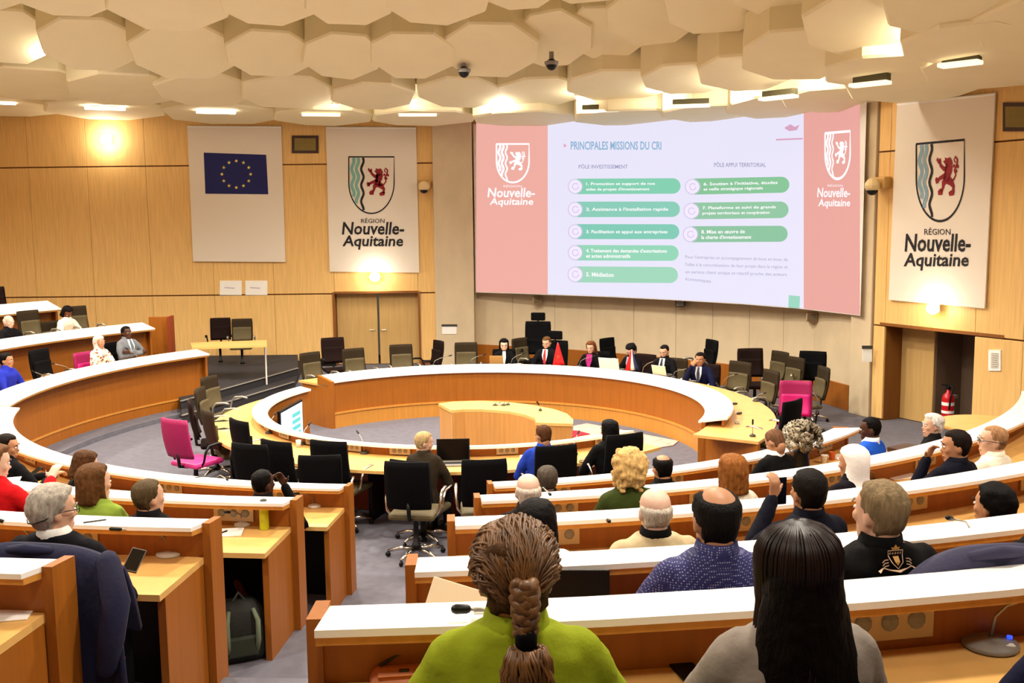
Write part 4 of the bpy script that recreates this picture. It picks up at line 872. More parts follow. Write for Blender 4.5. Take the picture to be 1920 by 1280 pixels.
def floral():
    m = mat('patterned scarf cloth', '#e8dcd2', .8, var=.02); nt = m.node_tree; b = nt.nodes['Principled BSDF']
    tc = nt.nodes.new('ShaderNodeTexCoord'); vo = nt.nodes.new('ShaderNodeTexVoronoi'); vo.inputs['Scale'].default_value = 17
    nt.links.new(tc.outputs['Object'], vo.inputs['Vector']); r = nt.nodes.new('ShaderNodeValToRGB'); nt.links.new(vo.outputs['Distance'], r.inputs[0])
    e = r.color_ramp.elements; e[0].position = .2; e[0].color = rgb('#6b2a26'); e[1].position = .5; e[1].color = rgb('#eee3da'); q = r.color_ramp.elements.new(.33); q.color = rgb('#c49a6a')
    nt.links.new(r.outputs[0], b.inputs['Base Color']); return m
def near(k, px, py, d=.95): return at_cyl(px, py, RK[k-1]+d)
def P(k, px, py, label, sh, d=.95, far=False, face=None, **kw):
    h = at_cyl(px, py, RK[k-1]+d, far); f = face_to(h) if face is None else face
    return person(label, h, TK[k-1], f, chair_label='office chair under the '+sh if sh else None, **kw)
# ---- left block
r = P(3, 101, 958, 'man with grey hair and glasses in a dark suit at the left desk', 'grey haired man in glasses, a blue jacket over it', hair=('full', '#a9a196'), skin='light', top='#15131f', hy=-38, hp=6, glasses='strap', collar='#e9e6e2', hands=True, seat_kind='magenta', voxel=.009, wide=1.16, lean=.08)
P(2, 178, 906, 'woman with brown bobbed hair in a light green top behind the left block', 'woman in light green on the left', hair=('bob', '#5b3a1c'), skin='light', top='#87a03c', hy=-28, female=True, cut='high', hp=4)
P(2, 279, 933, 'grey brown haired man in black, right of the woman in light green', 'man right of the woman in light green', hair=('short', '#54452f'), skin='light', top='#14121a', hy=-30, d=.9)
P(1, 160, 872, 'woman with dark brown hair bowed forward in black, behind the woman in light green', 'bowed woman on the innermost left desk', hair=('bob', '#4a2d14'), skin='light', top='#111015', hp=22, female=True, hy=-15)
P(1, 493, 907, 'bald dark skinned man in black resting a hand on his cheek', 'bald man by the left aisle', hair=('crop', '#171210'), skin='dark', top='#0e0d12', hy=-22, d=.9, arms={'R': ((.26, .24, .26), (.13, .20, .60), (0, 1, 0), (-.35, -.15, .95), .6)})
P(1, 13, 838, 'dark haired man in black holding a phone at the far left edge', 'man with a phone at the left edge', hair=('short', '#2c1c10'), skin='tan', top='#0f0e14', hy=-45, hp=10, arms={'R': ((.28, .16, .26), (.12, .42, .33), (0, 0, 1), (-.1, 1, .1), .7), 'L': ((-.26, .14, .25), (-.02, .40, .31), (0, 0, 1), (.2, 1, .1), .7)})
P(2, -12, 868, 'person in a red top holding white paper, cut by the left edge', 'person in red at the left edge', hair=('full', '#6d4a30'), skin='pale', top='#c30f16', female=True, hy=-35, hp=12, cut='high', arms={'R': ((.26, .16, .28), (.16, .38, .47), (0, 0, 1), (-.1, .6, .7), .6)})
# ---- far left
P(1, 12, 676, 'man in a bright blue shirt leaning at the far left ring', 'man in bright blue at the far left', far=True, d=1.0, hair=('short', '#1d1512'), skin='tan', top='#2430a8', hp=8, hy=10)
r = P(1, 186, 642, 'woman in a patterned headscarf and dress at the far left ring', 'woman in the patterned headscarf', far=True, d=.95, hair=('scarf', '#d9cbc4'), skin='tan', topm=floral(), female=True, seat_kind='magenta', hy=-5)
r = P(1, 237, 624, 'man in a grey suit with crossed arms at the far left ring', 'man in the grey suit', far=True, d=1.0, hair=('short', '#140f0d'), skin='dark', top='#6f7277', lean=.02, arms={'L': ((-.25, .14, .27), (.10, .22, .33), (0, 1, 0), (1, .1, .1), .5), 'R': ((.25, .14, .24), (-.12, .24, .29), (0, 1, 0), (-1, .1, .1), .5)})
shirt(r[0], r[2], .02, '#efeae6', '#5d6a78')
P(2, 126, 586, 'woman in white with dark hair bent over the second far left bench', 'woman in white at the far left', far=True, d=1.0, hair=('bob', '#170f10'), skin='brown', top='#efe4d2', female=True, hp=42, lean=.22, hy=-10, cut='high', seat_kind='olive')
r = P(2, 16, 604, 'old bald man in a dark suit at the far left edge', 'old bald man at the far left edge', far=True, d=1.0, hair=('fringe', '#d8d2c8'), skin='pale', top='#16151b', hp=12)
# ---- podium
def PD(px, py, rho, label, sh, **kw): 
    h = at_cyl(px, py, rho, True, PC); return person(label, h, .0, face_to(h, PC)+kw.pop('turn', 0), chair_label='office chair under the '+sh+' at the podium', **kw)
DT = -.02
r = PD(945, 647, 4.75, 'woman with long black hair in a black jacket at the podium', 'woman with long black hair', hair=('long', '#120c0d'), skin='pale', top='#0e0d11', female=True, hp=16, lean=.10, turn=6); shirt(r[0], r[2], .10, '#e4dfe0', wide=.03)
r = PD(1025, 643, 4.75, 'man in a dark suit with a red tie at the podium', 'man in the red tie', hair=('short', '#5d3f22'), skin='light', top='#12121d', hp=20, lean=.10, turn=-8, seat_kind='exec'); shirt(r[0], r[2], .10, '#f5f2ee', '#a81525')
r = PD(1108, 652, 4.75, 'woman with brown hair and a magenta blouse under black at the podium', 'woman in the magenta blouse', hair=('long', '#6a3d1d'), skin='light', top='#100e12', female=True, hp=14, lean=.08, turn=0); shirt(r[0], r[2], .08, '#a5166f', wide=.055)
r = PD(1184, 657, 4.7, 'woman with long dark hair bowed low behind the small tricolour flag', 'woman bowed behind the tricolour flag', hair=('full', '#15101a'), skin='pale', top='#0f0d14', female=True, hp=38, lean=.16, turn=-4, seat_kind='brown'); shirt(r[0], r[2], .16, '#9a94a6', wide=.05)
r = PD(1246, 659, 4.6, 'balding man in a dark suit and white shirt reading at the podium', 'balding man reading', hair=('crop', '#1b1512'), skin='light', top='#10101a', hp=22, lean=.12, turn=8, seat_kind='olive'); shirt(r[0], r[2], .12, '#f5f2ee', '#2b3046')
r = PD(1313, 674, 4.45, 'man in a navy suit covering his mouth with a hand at the podium end', 'man covering his mouth', hair=('short', '#241812'), skin='tan', top='#151a45', hp=10, lean=.12, turn=30, seat_kind='brown', arms={'R': ((.25, .28, .24), (.10, .27, .55), (0, 1, 0), (-.5, -.2, .8), .6)}); shirt(r[0], r[2], .12, '#d9dcea', '#20283f')
# ---- near side of the counter ring
def CT(px, py, rho, label, sh, **kw):
    h = at_cyl(px, py, rho, False, CC); return person(label, h, .0, face_to(h, CC)+kw.pop('turn', 0), chair_label='office chair under the '+sh if sh else None, **kw)
CT(795, 830, 3.95, 'man with short fair hair in a brown jacket turned right at the counter', 'fair haired man at the counter', hair=('short', '#b49a6c'), skin='light', top='#3d3122', hy=-50, hp=12, turn=-14, wide=.95)
CT(1019, 818, 4.0, 'man in a bright royal blue shirt bowed over the counter', None, hair=('short', '#4c2d17'), skin='tan', top='#1f3aa0', hp=20, hr=6, hy=18, wide=1.05)
CT(1142, 808, 4.0, 'person with black hair in a black coat at the counter near the rug', None, hair=('bob', '#0d0a0b'), skin='tan', top='#09090c', wide=1.15, turn=10, hp=6)
# ---- right block, innermost row
P(1, 1454, 829, 'bald man in a black suit bowed low beside the bouquet', 'bowed bald man by the bouquet', hair=('crop', '#6a4a34'), skin='tan', top='#0b0a0e', hp=40, lean=.14, collar='#ece9e6', d=.75)
P(1, 1632, 805, 'bald dark skinned man in a bright blue jacket on the right', 'man in the bright blue jacket', hair=('crop', '#120d0b'), skin='dark', top='#1f55c4', collar='#e7ecf5', hy=28, hp=8)
P(1, 1748, 798, 'white haired man in a dark jacket in front of the right recess', 'white haired man by the recess', hair=('full', '#e6e1da'), skin='light', top='#1f1d1b', hy=40, d=1.05, seat_kind='brown')
P(1, 1242, 879, 'man with black hair and a bald crown on the innermost right row', 'man with the bald crown', hair=('patch', '#120d0c'), skin='tan', top='#15130f', hp=8)
P(1, 1026, 900, 'man with dark grey hair half hidden behind the bald white haired man', 'man with dark grey hair', hair=('short', '#4d443b'), skin='light', top='#1a1716', d=.95)
# ---- right block, second row
P(2, 1792, 837, 'man in a navy suit resting his hand at his mouth', 'man in navy with a hand at his mouth', hair=('short', '#2c1d17'), skin='tan', top='#10122b', hy=45, hp=6, arms={'L': ((-.24, .26, .24), (-.06, .26, .52), (0, 1, 0), (.3, -.2, .9), .7)})
P(2, 1862, 827, 'bald man in a cream shirt and glasses at the right edge', 'bald man in the cream shirt', hair=('crop', '#a47a55'), skin='light', top='#efe5cf', hy=42, glasses=True, d=.9)
P(2, 1600, 868, 'woman in a white headscarf and dark purple top on the right', 'woman in the white headscarf', hair=('scarf', '#f3efec'), skin='tan', top='#1a1020', female=True, hy=25, hp=6)
P(2, 1180, 881, 'woman with curly blond hair and an olive green vest', 'woman with curly blond hair', hair=('curly', '#c9a468'), skin='light', top='#44511b', female=True, cut='high')
P(2, 1372, 887, 'woman with smooth auburn hair in a pale top', 'woman with auburn hair', hair=('bob', '#8a5424'), skin='light', top='#d9cdb9', female=True)
P(2, 990, 922, 'old man with a bald crown and white side hair in the second right row', 'old man with white side hair', hair=('fringe', '#d9cfc2'), skin='pale', top='#2a1c1c', d=.9)
# ---- right block, third row
P(3, 1006, 984, 'woman with long dark hair in a white top, left in the third row', 'woman in the white top, a dark jacket over it', hair=('long', '#140d0c'), skin='light', top='#f0ebe4', female=True, seat_kind='navy', cut='high')
P(3, 1228, 960, 'old man with thin white hair in a beige jacket with black collar', 'old man in the beige jacket', hair=('fringe', '#c9c0b2'), skin='pale', top='#c4b28c', collar='#15120f', wide=1.1, voxel=.010)
r = P(3, 1516, 924, 'man with dark short hair raising a phone to take a picture', 'man raising a phone', hair=('short', '#1f1712'), skin='tan', top='#12122a', voxel=.009, arms={'L': ((-.27, .20, .28), (-.045, .34, .55), (.35, -1, .2), (.12, -.05, 1), .75)})
PHM = r
P(3, 1862, 950, 'person with thick black hair in a dark red top at the right edge', 'person in dark red at the right edge', hair=('full', '#0e0a0a'), skin='tan', top='#5c0f16', hy=12)
# ---- right block, fourth row
r = P(4, 1342, 975, 'balding man in a dark blue dotted shirt seen from behind', 'man in the dotted shirt', hair=('patch', '#130e0d'), skin='tan', topm=dotted(), top='#272c78', d=.72, voxel=.009, cut='shirt', collar='#2b2f72', wide=1.08)
r = P(4, 1650, 962, 'man with grey brown hair in a black jacket with a gold crest', 'man in the crest jacket, a lilac jacket over it', hair=('short', '#7d6a4e'), skin='light', top='#0b0a0c', d=.70, voxel=.009, wide=1.15, hy=14, lean=.05, seat_kind='navy')
CREST = r
P(4, 1978, 945, 'person in black cut by the right edge, fourth row', 'person in black at the right edge', hair=('short', '#0f0c0c'), skin='light', top='#0c0b10', d=.75)
# ---- fifth row
r = P(5, 965, 1082, 'woman with a curly brown braid in a lime green coat, foreground', 'woman in the lime green coat', hair=('bun', '#4a3018'), skin='light', top='#8f9d1c', female=True, d=.66, voxel=.008, cut='shirt', collar='#8f9d1c', wide=1.12, lean=.03)
BRAID = r
r = P(5, 1492, 1080, 'woman with very long dark hair in a grey knit top, foreground', 'woman with very long dark hair', hair=('long', '#1b0f0b'), skin='light', top='#8f857c', female=True, d=.66, voxel=.009, wide=1.08, lean=.03, cut='high')
LONG = r
P(5, 2085, 1085, 'person in dark blue cut by the right edge, foreground', 'person in dark blue in the foreground', hair=('short', '#0f0c0c'), skin='light', top='#14173a', d=.66)
# ---- hair strands of the two foreground women
def strand_mesh(paths, r0, m_, name='hair_strands'):
    mb = MB()
    for p in paths: mb.tube(p, [r0*(1-.5*i/(len(p)-1)) for i in range(len(p))], 4)
    return mb.mesh(name, [m_], True)
rn = random.Random(5)
t, HM, hip, Rz, root = LONG; paths = []
for i in range(420):
    a = rn.uniform(math.pi*.93, math.pi*2.07); ca, sa = math.cos(a), math.sin(a); ln = rn.uniform(-.60, -.42); ph = rn.uniform(0, 6); off = rn.uniform(.016, .026); pts = [Vector((ra*ca, -.009+ra*.8*sa, z_)) for ra, z_ in ((.003, .141), (.02, .139), (.036, .133))]
    for z in (.112, .10, .085, .06, .03, -.01, -.06): hw, yf, yb = hslice(z); pts.append(Vector(((hw+off)*ca*1.02, (yf+yb)/2+((yf-yb)/2+off)*sa, z+off*.5)))
    x0, y0 = pts[-1].x, pts[-1].y
    for j in range(1, 9): q = j/8; z = -.06+(ln+.06)*q; pts.append(Vector((x0*(1+.75*q)+.012*math.sin(ph+q*5), y0-.085*q-.012+.006*math.cos(ph+q*4), z)))
    paths.append(pts)
o = link('hair_strands', strand_mesh(paths, .0042, mat('hair long strands', '#1d0d09', .42, var=.5, vscale=9, stretch=(4, 4, .6), spec=.3)), t); o.matrix_basis = HM; o['kind'] = 'stuff'
m = MB(); R_ = []
for z, hw, y, d_ in ((.0, .085, -.04, .06), (-.06, .108, -.05, .055), (-.12, .118, -.055, .052), (-.25, .140, -.085, .046), (-.38, .150, -.11, .04), (-.50, .14, -.125, .03), (-.56, .09, -.13, .02)): R_.append(ring_e(z, hw, y+d_, y-d_, 20))
o = link('hair_length', m.loft(R_).mesh('hair_length', [mat('hair #1b0f0b', '#1b0f0b')], True), t); o.matrix_basis = HM
t, HM, hip, Rz, root = BRAID; paths = []; hm_ = mat('hair braid strands', '#6b4722', .45, var=.5, vscale=14, stretch=(2, 2, 2), spec=.5)
for i in range(420):
    a = rn.uniform(-.5, math.pi+.5); ph = rn.uniform(0, 6); pts = []; off = rn.uniform(.012, .030); n_ = 14
    z0 = .075*smst(math.sin(a)*1.5)-.01+rn.uniform(0, .03); a1 = -math.pi/2+(.12 if math.cos(a) > 0 else -.12)*1
    if a > math.pi/2: a1 -= 0; aa = a; ae = 1.5*math.pi-.10
    else: aa = a; ae = -math.pi/2+.10
    top = rn.uniform(.02, .12)*smst(math.sin(a)+.5)
    for j in range(n_):
        q = j/(n_-1); an = aa+(ae-aa)*smst(q*.9+.05); z = z0+(-.055-z0)*q*q+top*math.sin(math.pi*min(1, q*1.1))
        z = min(z, .112); hw, yf, yb = hslice(z); w_ = .006*math.sin(ph+q*16); o_ = off*(1-.4*q)
        pts.append(Vector(((hw+o_)*math.cos(an)*(1-.35*q*q)+w_, (yf+yb)/2+((yf-yb)/2+o_)*math.sin(an), z+o_*.4+w_*.6)))
    paths.append(pts)
for i in range(190):                                     # strands combed from the forehead over the crown
    xf_ = rn.uniform(-1, 1); ph = rn.uniform(0, 6); off = rn.uniform(.010, .026); pts = []
    for j in range(14):
        q = j/13; an = math.radians(38+150*q); rx = .070*math.sqrt(max(0, 1-(xf_*.9)**2*0))*xf_*(1-.70*smst((q-.45)/.55)); k = math.sqrt(max(.15, 1-(rx/.082)**2))
        w_ = .006*math.sin(ph+q*17); pts.append(Vector((rx+.012*q+w_, -.006+(.096+off)*k*math.cos(an)+w_*.3, .018+(.103+off)*k*math.sin(an)+w_*.4)))
    paths.append(pts)
o = link('hair_strands', strand_mesh(paths, .0046, hm_), t); o.matrix_basis = HM; o['kind'] = 'stuff'
mb = MB()
for k in range(3):
    pp = [Vector((.012+.019*math.sin(j*.62+k*2.094), -.132-.010*math.cos(2*(j*.62+k*2.094))-.0012*j, .030-.0075*j)) for j in range(15)]
    mb.tube(pp, [.012+.006*math.sin(math.pi*min(1, .25+j/16)) for j in range(15)], 8, True)
o = link('braid', mb.mesh('braid', [hm_], True), t); o.matrix_basis = HM
mb = MB(); mb.lathe([(.018, -.022), (.024, -.014), (.024, .012), (.018, .02)], (.012, -.148, -.085), 14); o = link('hair_tie', mb.mesh('hair_tie', [BLACKF], True), t); o.matrix_basis = HM
mb = MB(); mb.loft([[Vector((.014+rr*math.cos(2*math.pi*k/16)*(1+.25*noise.noise(Vector((k, z*30, 0)))), -.150+y_+rr*.7*math.sin(2*math.pi*k/16), z)) for k in range(16)] for z, rr, y_ in ((-.100, .012, 0), (-.125, .034, -.010), (-.165, .044, -.018), (-.20, .040, -.022), (-.24, .026, -.022), (-.27, .008, -.02))])
for k in range(90):
    a = rn.uniform(0, 6.28); ph = rn.uniform(0, 6); pp = []
    for j in range(8): q = j/7; rr = .048*math.sin(math.pi*min(1, .18+q*.85))+.004; pp.append(Vector((.014+rr*math.cos(a)+.008*math.sin(ph+q*9), -.160-.012*q+rr*.75*math.sin(a), -.100-.185*q)))
    mb.tube(pp, [.005*(1-.5*j/7) for j in range(8)], 4)
o = link('ponytail', mb.mesh('ponytail', [hm_], True), t); o.matrix_basis = HM
# gold crest on the black jacket
t, HM, hip, Rz, root = CREST
def back_pt(x, z, lean=.05, W=1.15):                       # just outside the jacket's back
    tab = [(.17, .152, .108, .25), (.33, .172, .118, .6), (.43, .188, .108, .8), (.485, .172, .09, .9), (.53, .118, .072, .98), (.6, .09, .06, 1)]; zz = z-hip
    for p, q in zip(tab, tab[1:]):
        if zz <= q[0]: break
    f = max(0, min(1, (zz-p[0])/(q[0]-p[0]))); hw, hd_, yl = (p[i]+(q[i]-p[i])*f for i in (1, 2, 3)); hw = hw*W+.02
    return Vector((x, lean*yl-.012*f-(hd_+.027)*math.sqrt(max(.05, 1-(x/hw)**2))-.004, z))
GOLD = mat('gold embroidery', '#d8a24a', .5); PEACH = mat('peach embroidery', '#e9c3a0', .6); c0 = hip+.525
def cput(name, shapes, m_):
    mb = MB()
    for vs, fs in shapes: mb.add([back_pt(-x*.00085, c0+y*.00085) for x, y in vs], fs)     # millimetres; seen from behind, left is +x
    link(name, mb_mesh(mb, name, m_), t)
cput('crest_outline', [stroke2d([(-34, 30), (34, 30), (32, 8), (24, -16), (0, -40), (-24, -16), (-32, 8), (-34, 30), (-20, 30)], 4)]+[stroke2d([(s*40, -2-i*11), (s*56, -4-i*12), (s*66, -14-i*12)], 4) for s in (-1, 1) for i in range(3)]+[stroke2d([(-86, -48), (-64, -34), (-40, -42), (0, -48), (40, -42), (64, -34), (86, -48)], 5)], PEACH)
cput('crest_crown', [flat2d([(-16, 34), (-20, 46), (-10, 42), (0, 56), (10, 42), (20, 46), (16, 34)])], GOLD)
cput('crest_bars', [stroke2d([(-24+i*12, 24), (-24+i*12, 14), (-18+i*12, 20)], 3) for i in range(5)], PEACH)
cput('crest_shield', [flat2d([(-13, 6), (13, 6), (11, -14), (0, -28), (-11, -14)])], GOLD)
# ================================================================== EMPTY CHAIRS
def CH(kind, px, py, label, rho, far=True, c=PC, z0=0, turn=0, dz=0, dist=None):
    q = at_z(px, py, .83+z0+dz); f = face_to(q, c)+turn; a = math.radians(f)
    return chair(kind, label, (q.x+.24*math.cos(a), q.y+.24*math.sin(a), z0), f, dz)
for args in (('olive', 585, 684, 'olive office chair at the left end behind the podium', 5.0, 12, .0),
             ('brown', 625, 655, 'dark brown tall office chair behind the left end of the podium', 6.2, -6, .15),
             ('olive', 665, 676, 'olive office chair second from the left behind the podium', 5.0, 8, 0),
             ('olive', 753, 668, 'olive office chair standing alone before the double door', 5.0, 0, 0),
             ('brown', 818, 660, 'dark office chair turned sideways below the left column', 5.2, -70, 0),
             ('olive', 874, 664, 'olive office chair left of the woman with long black hair', 4.9, 0, 0),
             ('exec', 1008, 640, 'tall black executive chair with headrest behind the man in the red tie', 5.9, 0, .14),
             ('olive', 978, 655, 'olive office chair seen edge-on left of the man in the red tie', 5.2, 55, 0),
             ('black', 1142, 655, 'black office chair turned edge-on right of the woman in magenta', 5.3, 70, 0),
             ('black', 1330, 660, 'black office chair behind the man covering his mouth', 5.6, -30, .1),
             ('olive', 1384, 704, 'olive office chair right of the man covering his mouth', 4.75, 10, 0),
             ('brown', 1408, 678, 'dark brown office chair turned edge-on before the curved wall', 5.6, 60, .1),
             ('olive', 1458, 683, 'dark topped olive office chair before the curved wall', 5.8, -10, 0),
             ('olive', 1487, 695, 'olive office chair in front of another one before the curved wall', 5.3, -6, 0),
             ('black', 1523, 684, 'black office chair mostly hidden at the right of the curved wall', 6.1, 40, .1),
             ('olive', 1538, 715, 'large olive office chair with side tray near the right column', 5.45, -12, 0),
             ('magenta', 1492, 745, 'bright magenta office chair to the right of the podium', 4.8, 78, .05),
             ('olive', 1440, 722, 'olive office chair pushed in at the right of the podium desk', 4.6, 0, 0),
             ('black', 1478, 782, 'black office chair turned away beside the bouquet', 4.5, -25, .05)):
    k, px, py, lb, rho, tn, dz = args; CH(k, px, py, lb, rho, True, PC, 0, tn, dz)
for args in (('olive', 399, 733, 'olive office chair farthest of the row left of the counter', 3.98, 0), ('olive', 383, 757, 'olive office chair second of the row left of the counter', 4.05, 0), ('brown', 368, 782, 'dark office chair between the magenta chair and the counter', 4.15, 0), ('olive', 398, 800, 'olive office chair nearest of the row left of the counter', 3.9, 5)):
    k, px, py, lb, rho, tn = args; CH(k, px, py, lb, rho, False, CC, 0, tn, 0)
for args in (('magenta', 335, 818, 'bright magenta office chair standing in the open left of the counter', 4.75, 25, .0),
             ('black', 457, 820, 'black office chair at the left curve of the counter', 3.75, 0, 0),
             ('black', 526, 862, 'wide black office chair left of the overlapping pair at the counter', 4.1, -4, 0),
             ('black', 475, 868, 'black office chair half hidden behind the wide one at the counter', 4.35, 10, 0),
             ('black', 622, 862, 'black office chair with a beige seat behind the counter', 3.95, 0, 0),
             ('black', 602, 890, 'low black office chair nearest the left aisle at the counter', 4.6, 20, -.06),
             ('black', 766, 905, 'black office chair with chrome star base in the aisle', 4.35, -4, .02),
             ('black', 908, 900, 'black office chair next to the one with the chrome base', 4.35, 0, .02),
             ('black', 1040, 872, 'black office chair behind the man in royal blue', 4.45, 0, .02),
             ('black', 1166, 850, 'black office chair behind the person in the black coat', 4.45, 0, .08)):
    k, px, py, lb, rho, tn, dz = args; CH(k, px, py, lb, rho, False, CC, 0, tn, dz)
for args in (('brown', 411, 617, 'dark brown tall chair behind the slim legged table', 9.2, .3, .2), ('olive', 452, 619, 'olive chair behind the slim legged table', 8.9, .3, .05)):
    k, px, py, lb, rho, z0, dz = args; q = at_y(px, py, 22.3 if k == 'brown' else 21.9); chair(k, lb, (q.x, q.y, .16), -80, q.z-.16-.83)
for args in (('olive', 160, 597, 'olive chair right of the woman in white', 2, 1.0), ('olive', 74, 606, 'olive chair left of the woman in white', 2, .95), ('black', 103, 682, 'broad black chair on the far left ring between two people', 1, .9), ('brown', 6, 560, 'dark chair at the uppermost far left bench', 3, 1.6)):
    k, px, py, lb, row, d = args; q = at_cyl(px, py, (RK[row-1] if row < 3 else 9.0)+d, True); f = face_to(q); chair(k, lb, (q.x, q.y, TK[row-1]), f, q.z-TK[row-1]-.83)
# ================================================================== SMALL THINGS
def deskz(k): return ZK[k-1]-.19
SIL = mat('silver plastic', '#a8a294', .35, .6); DKG = mat('dark grey', '#3b3835', .6)
def mic(label, base, tip, head_dark=True, r=.055, base_m=None, group='gooseneck microphones'):
    b = Vector(base); t = thing('microphone', label, 'microphone', b, 0, group); d = Vector(tip)-b
    MB().lathe([(r*.9, 0), (r, .006), (r*.96, .018), (r*.5, .028), (.012, .034)], n=18).build('base', base_m or DKG, t, True)
    p = [Vector((0, 0, .03)), Vector((d.x*.12, d.y*.12, d.z*.45+.02)), Vector((d.x*.45, d.y*.45, d.z*.8)), d]
    MB().tube(p, [.006, .005, .0045, .0045], 6).build('gooseneck', SIL, t, True)
    e = d+(d-p[2]).normalized()*.05; MB().tube([d, e], .011, 8, True).build('mic_head', BLACKP if head_dark else SIL, t, True)
    return t
def sheet(name, label, cat, px, py, z, w, h, rz, m=PAPER, th=.006, group=None, tilt=None):
    q = at_z(px, py, z); t = thing(name, label, cat, (q.x, q.y, z+.001), math.radians(rz), group)
    MB().bbox((0, 0, th/2), (w, h, th), min(.002, th*.3)).build('page_block' if th > .01 else 'page', m, t)
    return t
# podium microphones, laptops, flags
zp = .736
for i, (bx, by, tx, ty) in enumerate(((812, 682, 842, 667), (882, 679, 906, 665), (958, 680, 980, 663), (1086, 683, 1112, 668), (1204, 698, 1226, 677), (1262, 704, 1288, 691), (1356, 722, 1378, 702), (1418, 748, 1432, 737))):
    b = at_cyl(bx, by, 3.86, True, PC); b = at_z(bx, by+4, zp); tp = at_cyl(tx, ty, math.hypot(b.x-PC[0], b.y-PC[1])+.05, True, PC)
    nm = ['at the left end of the podium, by the sideways chair', 'left of the woman with long black hair', 'between the black haired woman and the red tie', 'before the woman in magenta', 'between the bowed woman and the balding man', 'before the man covering his mouth', 'by the olive chair right of the last speaker', 'at the far right of the podium desk'][i]
    mic('gooseneck microphone on the podium '+nm, (b.x, b.y, zp), tp)
def laptop(label, px, py, z, face, lid, w=.33, h=.22, open_a=105, keys=None, name='laptop'):
    q = at_z(px, py, z); t = thing(name, label, 'laptop', (q.x, q.y, z+.001), math.radians(face-90))      # the user sits at local -y
    MB().bbox((0, -.11, .008), (w, .22, .016), .004).build('keyboard_base', keys or GREYP, t)
    MB().bbox((0, -.11, .0175), (w*.86, .10, .003), .001).build('keys', mat('dark keys', '#2b2a2c', .5), t)
    R_ = Matrix.Rotation(math.radians(90-open_a), 3, 'X'); MB().bbox(R_ @ Vector((0, 0, h/2))+Vector((0, .002, .016)), (w, .010, h), .003, R_).build('lid', lid, t)
    return t, R_
tan = mat('tan lid', '#c69a5e', .5); cream = mat('cream lid', '#f3ead2', .5)
def lap_pod(label, px, py, lid, w, h):
    q = at_z(px, py, zp); return laptop(label, px, py, zp, face_to(q, PC), lid, w, h)
lap_pod('tan backed laptop before the woman with long black hair at the podium', 931, 684, tan, .26, .17)
lap_pod('white backed laptop between the woman in magenta and the bowed woman', 1143, 694, PAPER, .40, .22)
lap_pod('cream backed laptop before the balding man at the podium', 1237, 704, cream, .30, .17)
for lb, px, py, w, h, rz in (('white papers before the red tied man at the podium', 1020, 686, .3, .2, 5), ('white papers before the man covering his mouth', 1292, 712, .32, .22, -25), ('white papers left on the podium near the black haired woman', 965, 683, .25, .2, 0)): sheet('papers', lb, 'paper', px, py, zp, w, h, rz)
def flag(label, px, py, z, h, stripes, star=False):
    q = at_z(px, py, z); t = thing('table_flag', label, 'flag', (q.x, q.y, z))
    MB().lathe([(.05, 0), (.05, .012), (.012, .02), (.008, .03)], n=14).build('base', mat('dark wood', '#3a2010', .4), t)
    MB().tube([(0, 0, .02), (0, 0, h)], .006, 8).build('pole', SIL, t, True)
    x0 = 0
    for nm, m_, w0, w1 in stripes:                         # hanging folds, widening towards the hem
        R_ = []
        for i in range(8):
            f = i/7; z_ = h-.01-f*(h-.06); a, b = w0*(.12+.88*f), w1*(.12+.88*f); q_ = []
            for k in range(7): x = a+(b-a)*k/6; y = -.018-.012*math.sin(k*1.9+f*2)*f; q_.append(Vector((x, y, z_)))
            R_.append(q_+[p+Vector((0, .006, 0)) for p in reversed(q_)])
        MB().loft(R_).build(nm, m_, t, True)
    if star:
        st = [( .030*(1 if j % 2 == 0 else .42)*math.sin(j*math.pi/5)+.005, h*.45+.030*(1 if j % 2 == 0 else .42)*math.cos(j*math.pi/5)) for j in range(11)]
        vs, fs = stroke2d(st, .006); o = mb_mesh(MB().add([(x, -.040, z_) for x, z_ in vs], fs), 'star', mat('flag green', '#1d7a3c', .7)); link('star', o, t)
    return t
flag('small red table flag with a green star before the red tied man', 1046, 689, zp, .47, [('cloth', mat('flag red', '#d8141f', .7), -.10, .13)], True)
flag('small blue, white and red table flag before the bowed woman', 1184, 699, zp, .42, [('blue_stripe', mat('flag navy', '#27305f', .7), .05, .13), ('white_stripe', PAPER, -.02, .06), ('red_stripe', mat('flag red', '#d8141f', .7), -.12, -.015)])
for i, (px, py, m_, nm) in enumerate(((1352, 745, DKG, 'nearest the white ledge'), (1376, 758, DKG, 'second from the white ledge'), (1386, 776, DKG, 'third from the white ledge'), (1382, 794, SIL, 'nearest the right end panel'))):
    q = at_z(px, py, zp); t = thing('desk_unit', 'small desk unit on the empty right podium desk, '+nm, 'device', (q.x, q.y, zp), .5*i, 'desk units on the podium')
    MB().bbox((0, 0, .012), (.10, .05, .024), .005).build('case', m_, t); MB().lathe([(.012, .024), (.012, .03), (0, .031)], n=10).build('button', SIL, t)
q = at_z(1411, 818, zp); mic('short black microphone near the right end of the podium desk', q, q+Vector((0, 0, .16)), r=.04)
# centre table
for i, (px, m_) in enumerate(((928, DKG), (936, SIL), (944, DKG), (952, DKG))):
    q = at_z(px, 760-(i % 2), .751); t = thing('microphone_puck', 'small dark puck on the arc table, '+['leftmost', 'second', 'third', 'rightmost'][i]+' of the four', 'device', (q.x, q.y, .751), 0, 'pucks on the arc table')
    MB().lathe([(.032, 0), (.034, .012), (.02, .022), (0, .024)], n=14).build('case', m_, t); MB().tube([(0, 0, .02), (.02, 0, .045)], .005, 6, True).build('stub', BLACKP, t)
q = at_z(1013, 770, .751); mic('tiny microphone standing on the right part of the arc table', q, q+Vector((-.02, 0, .09)), r=.025)
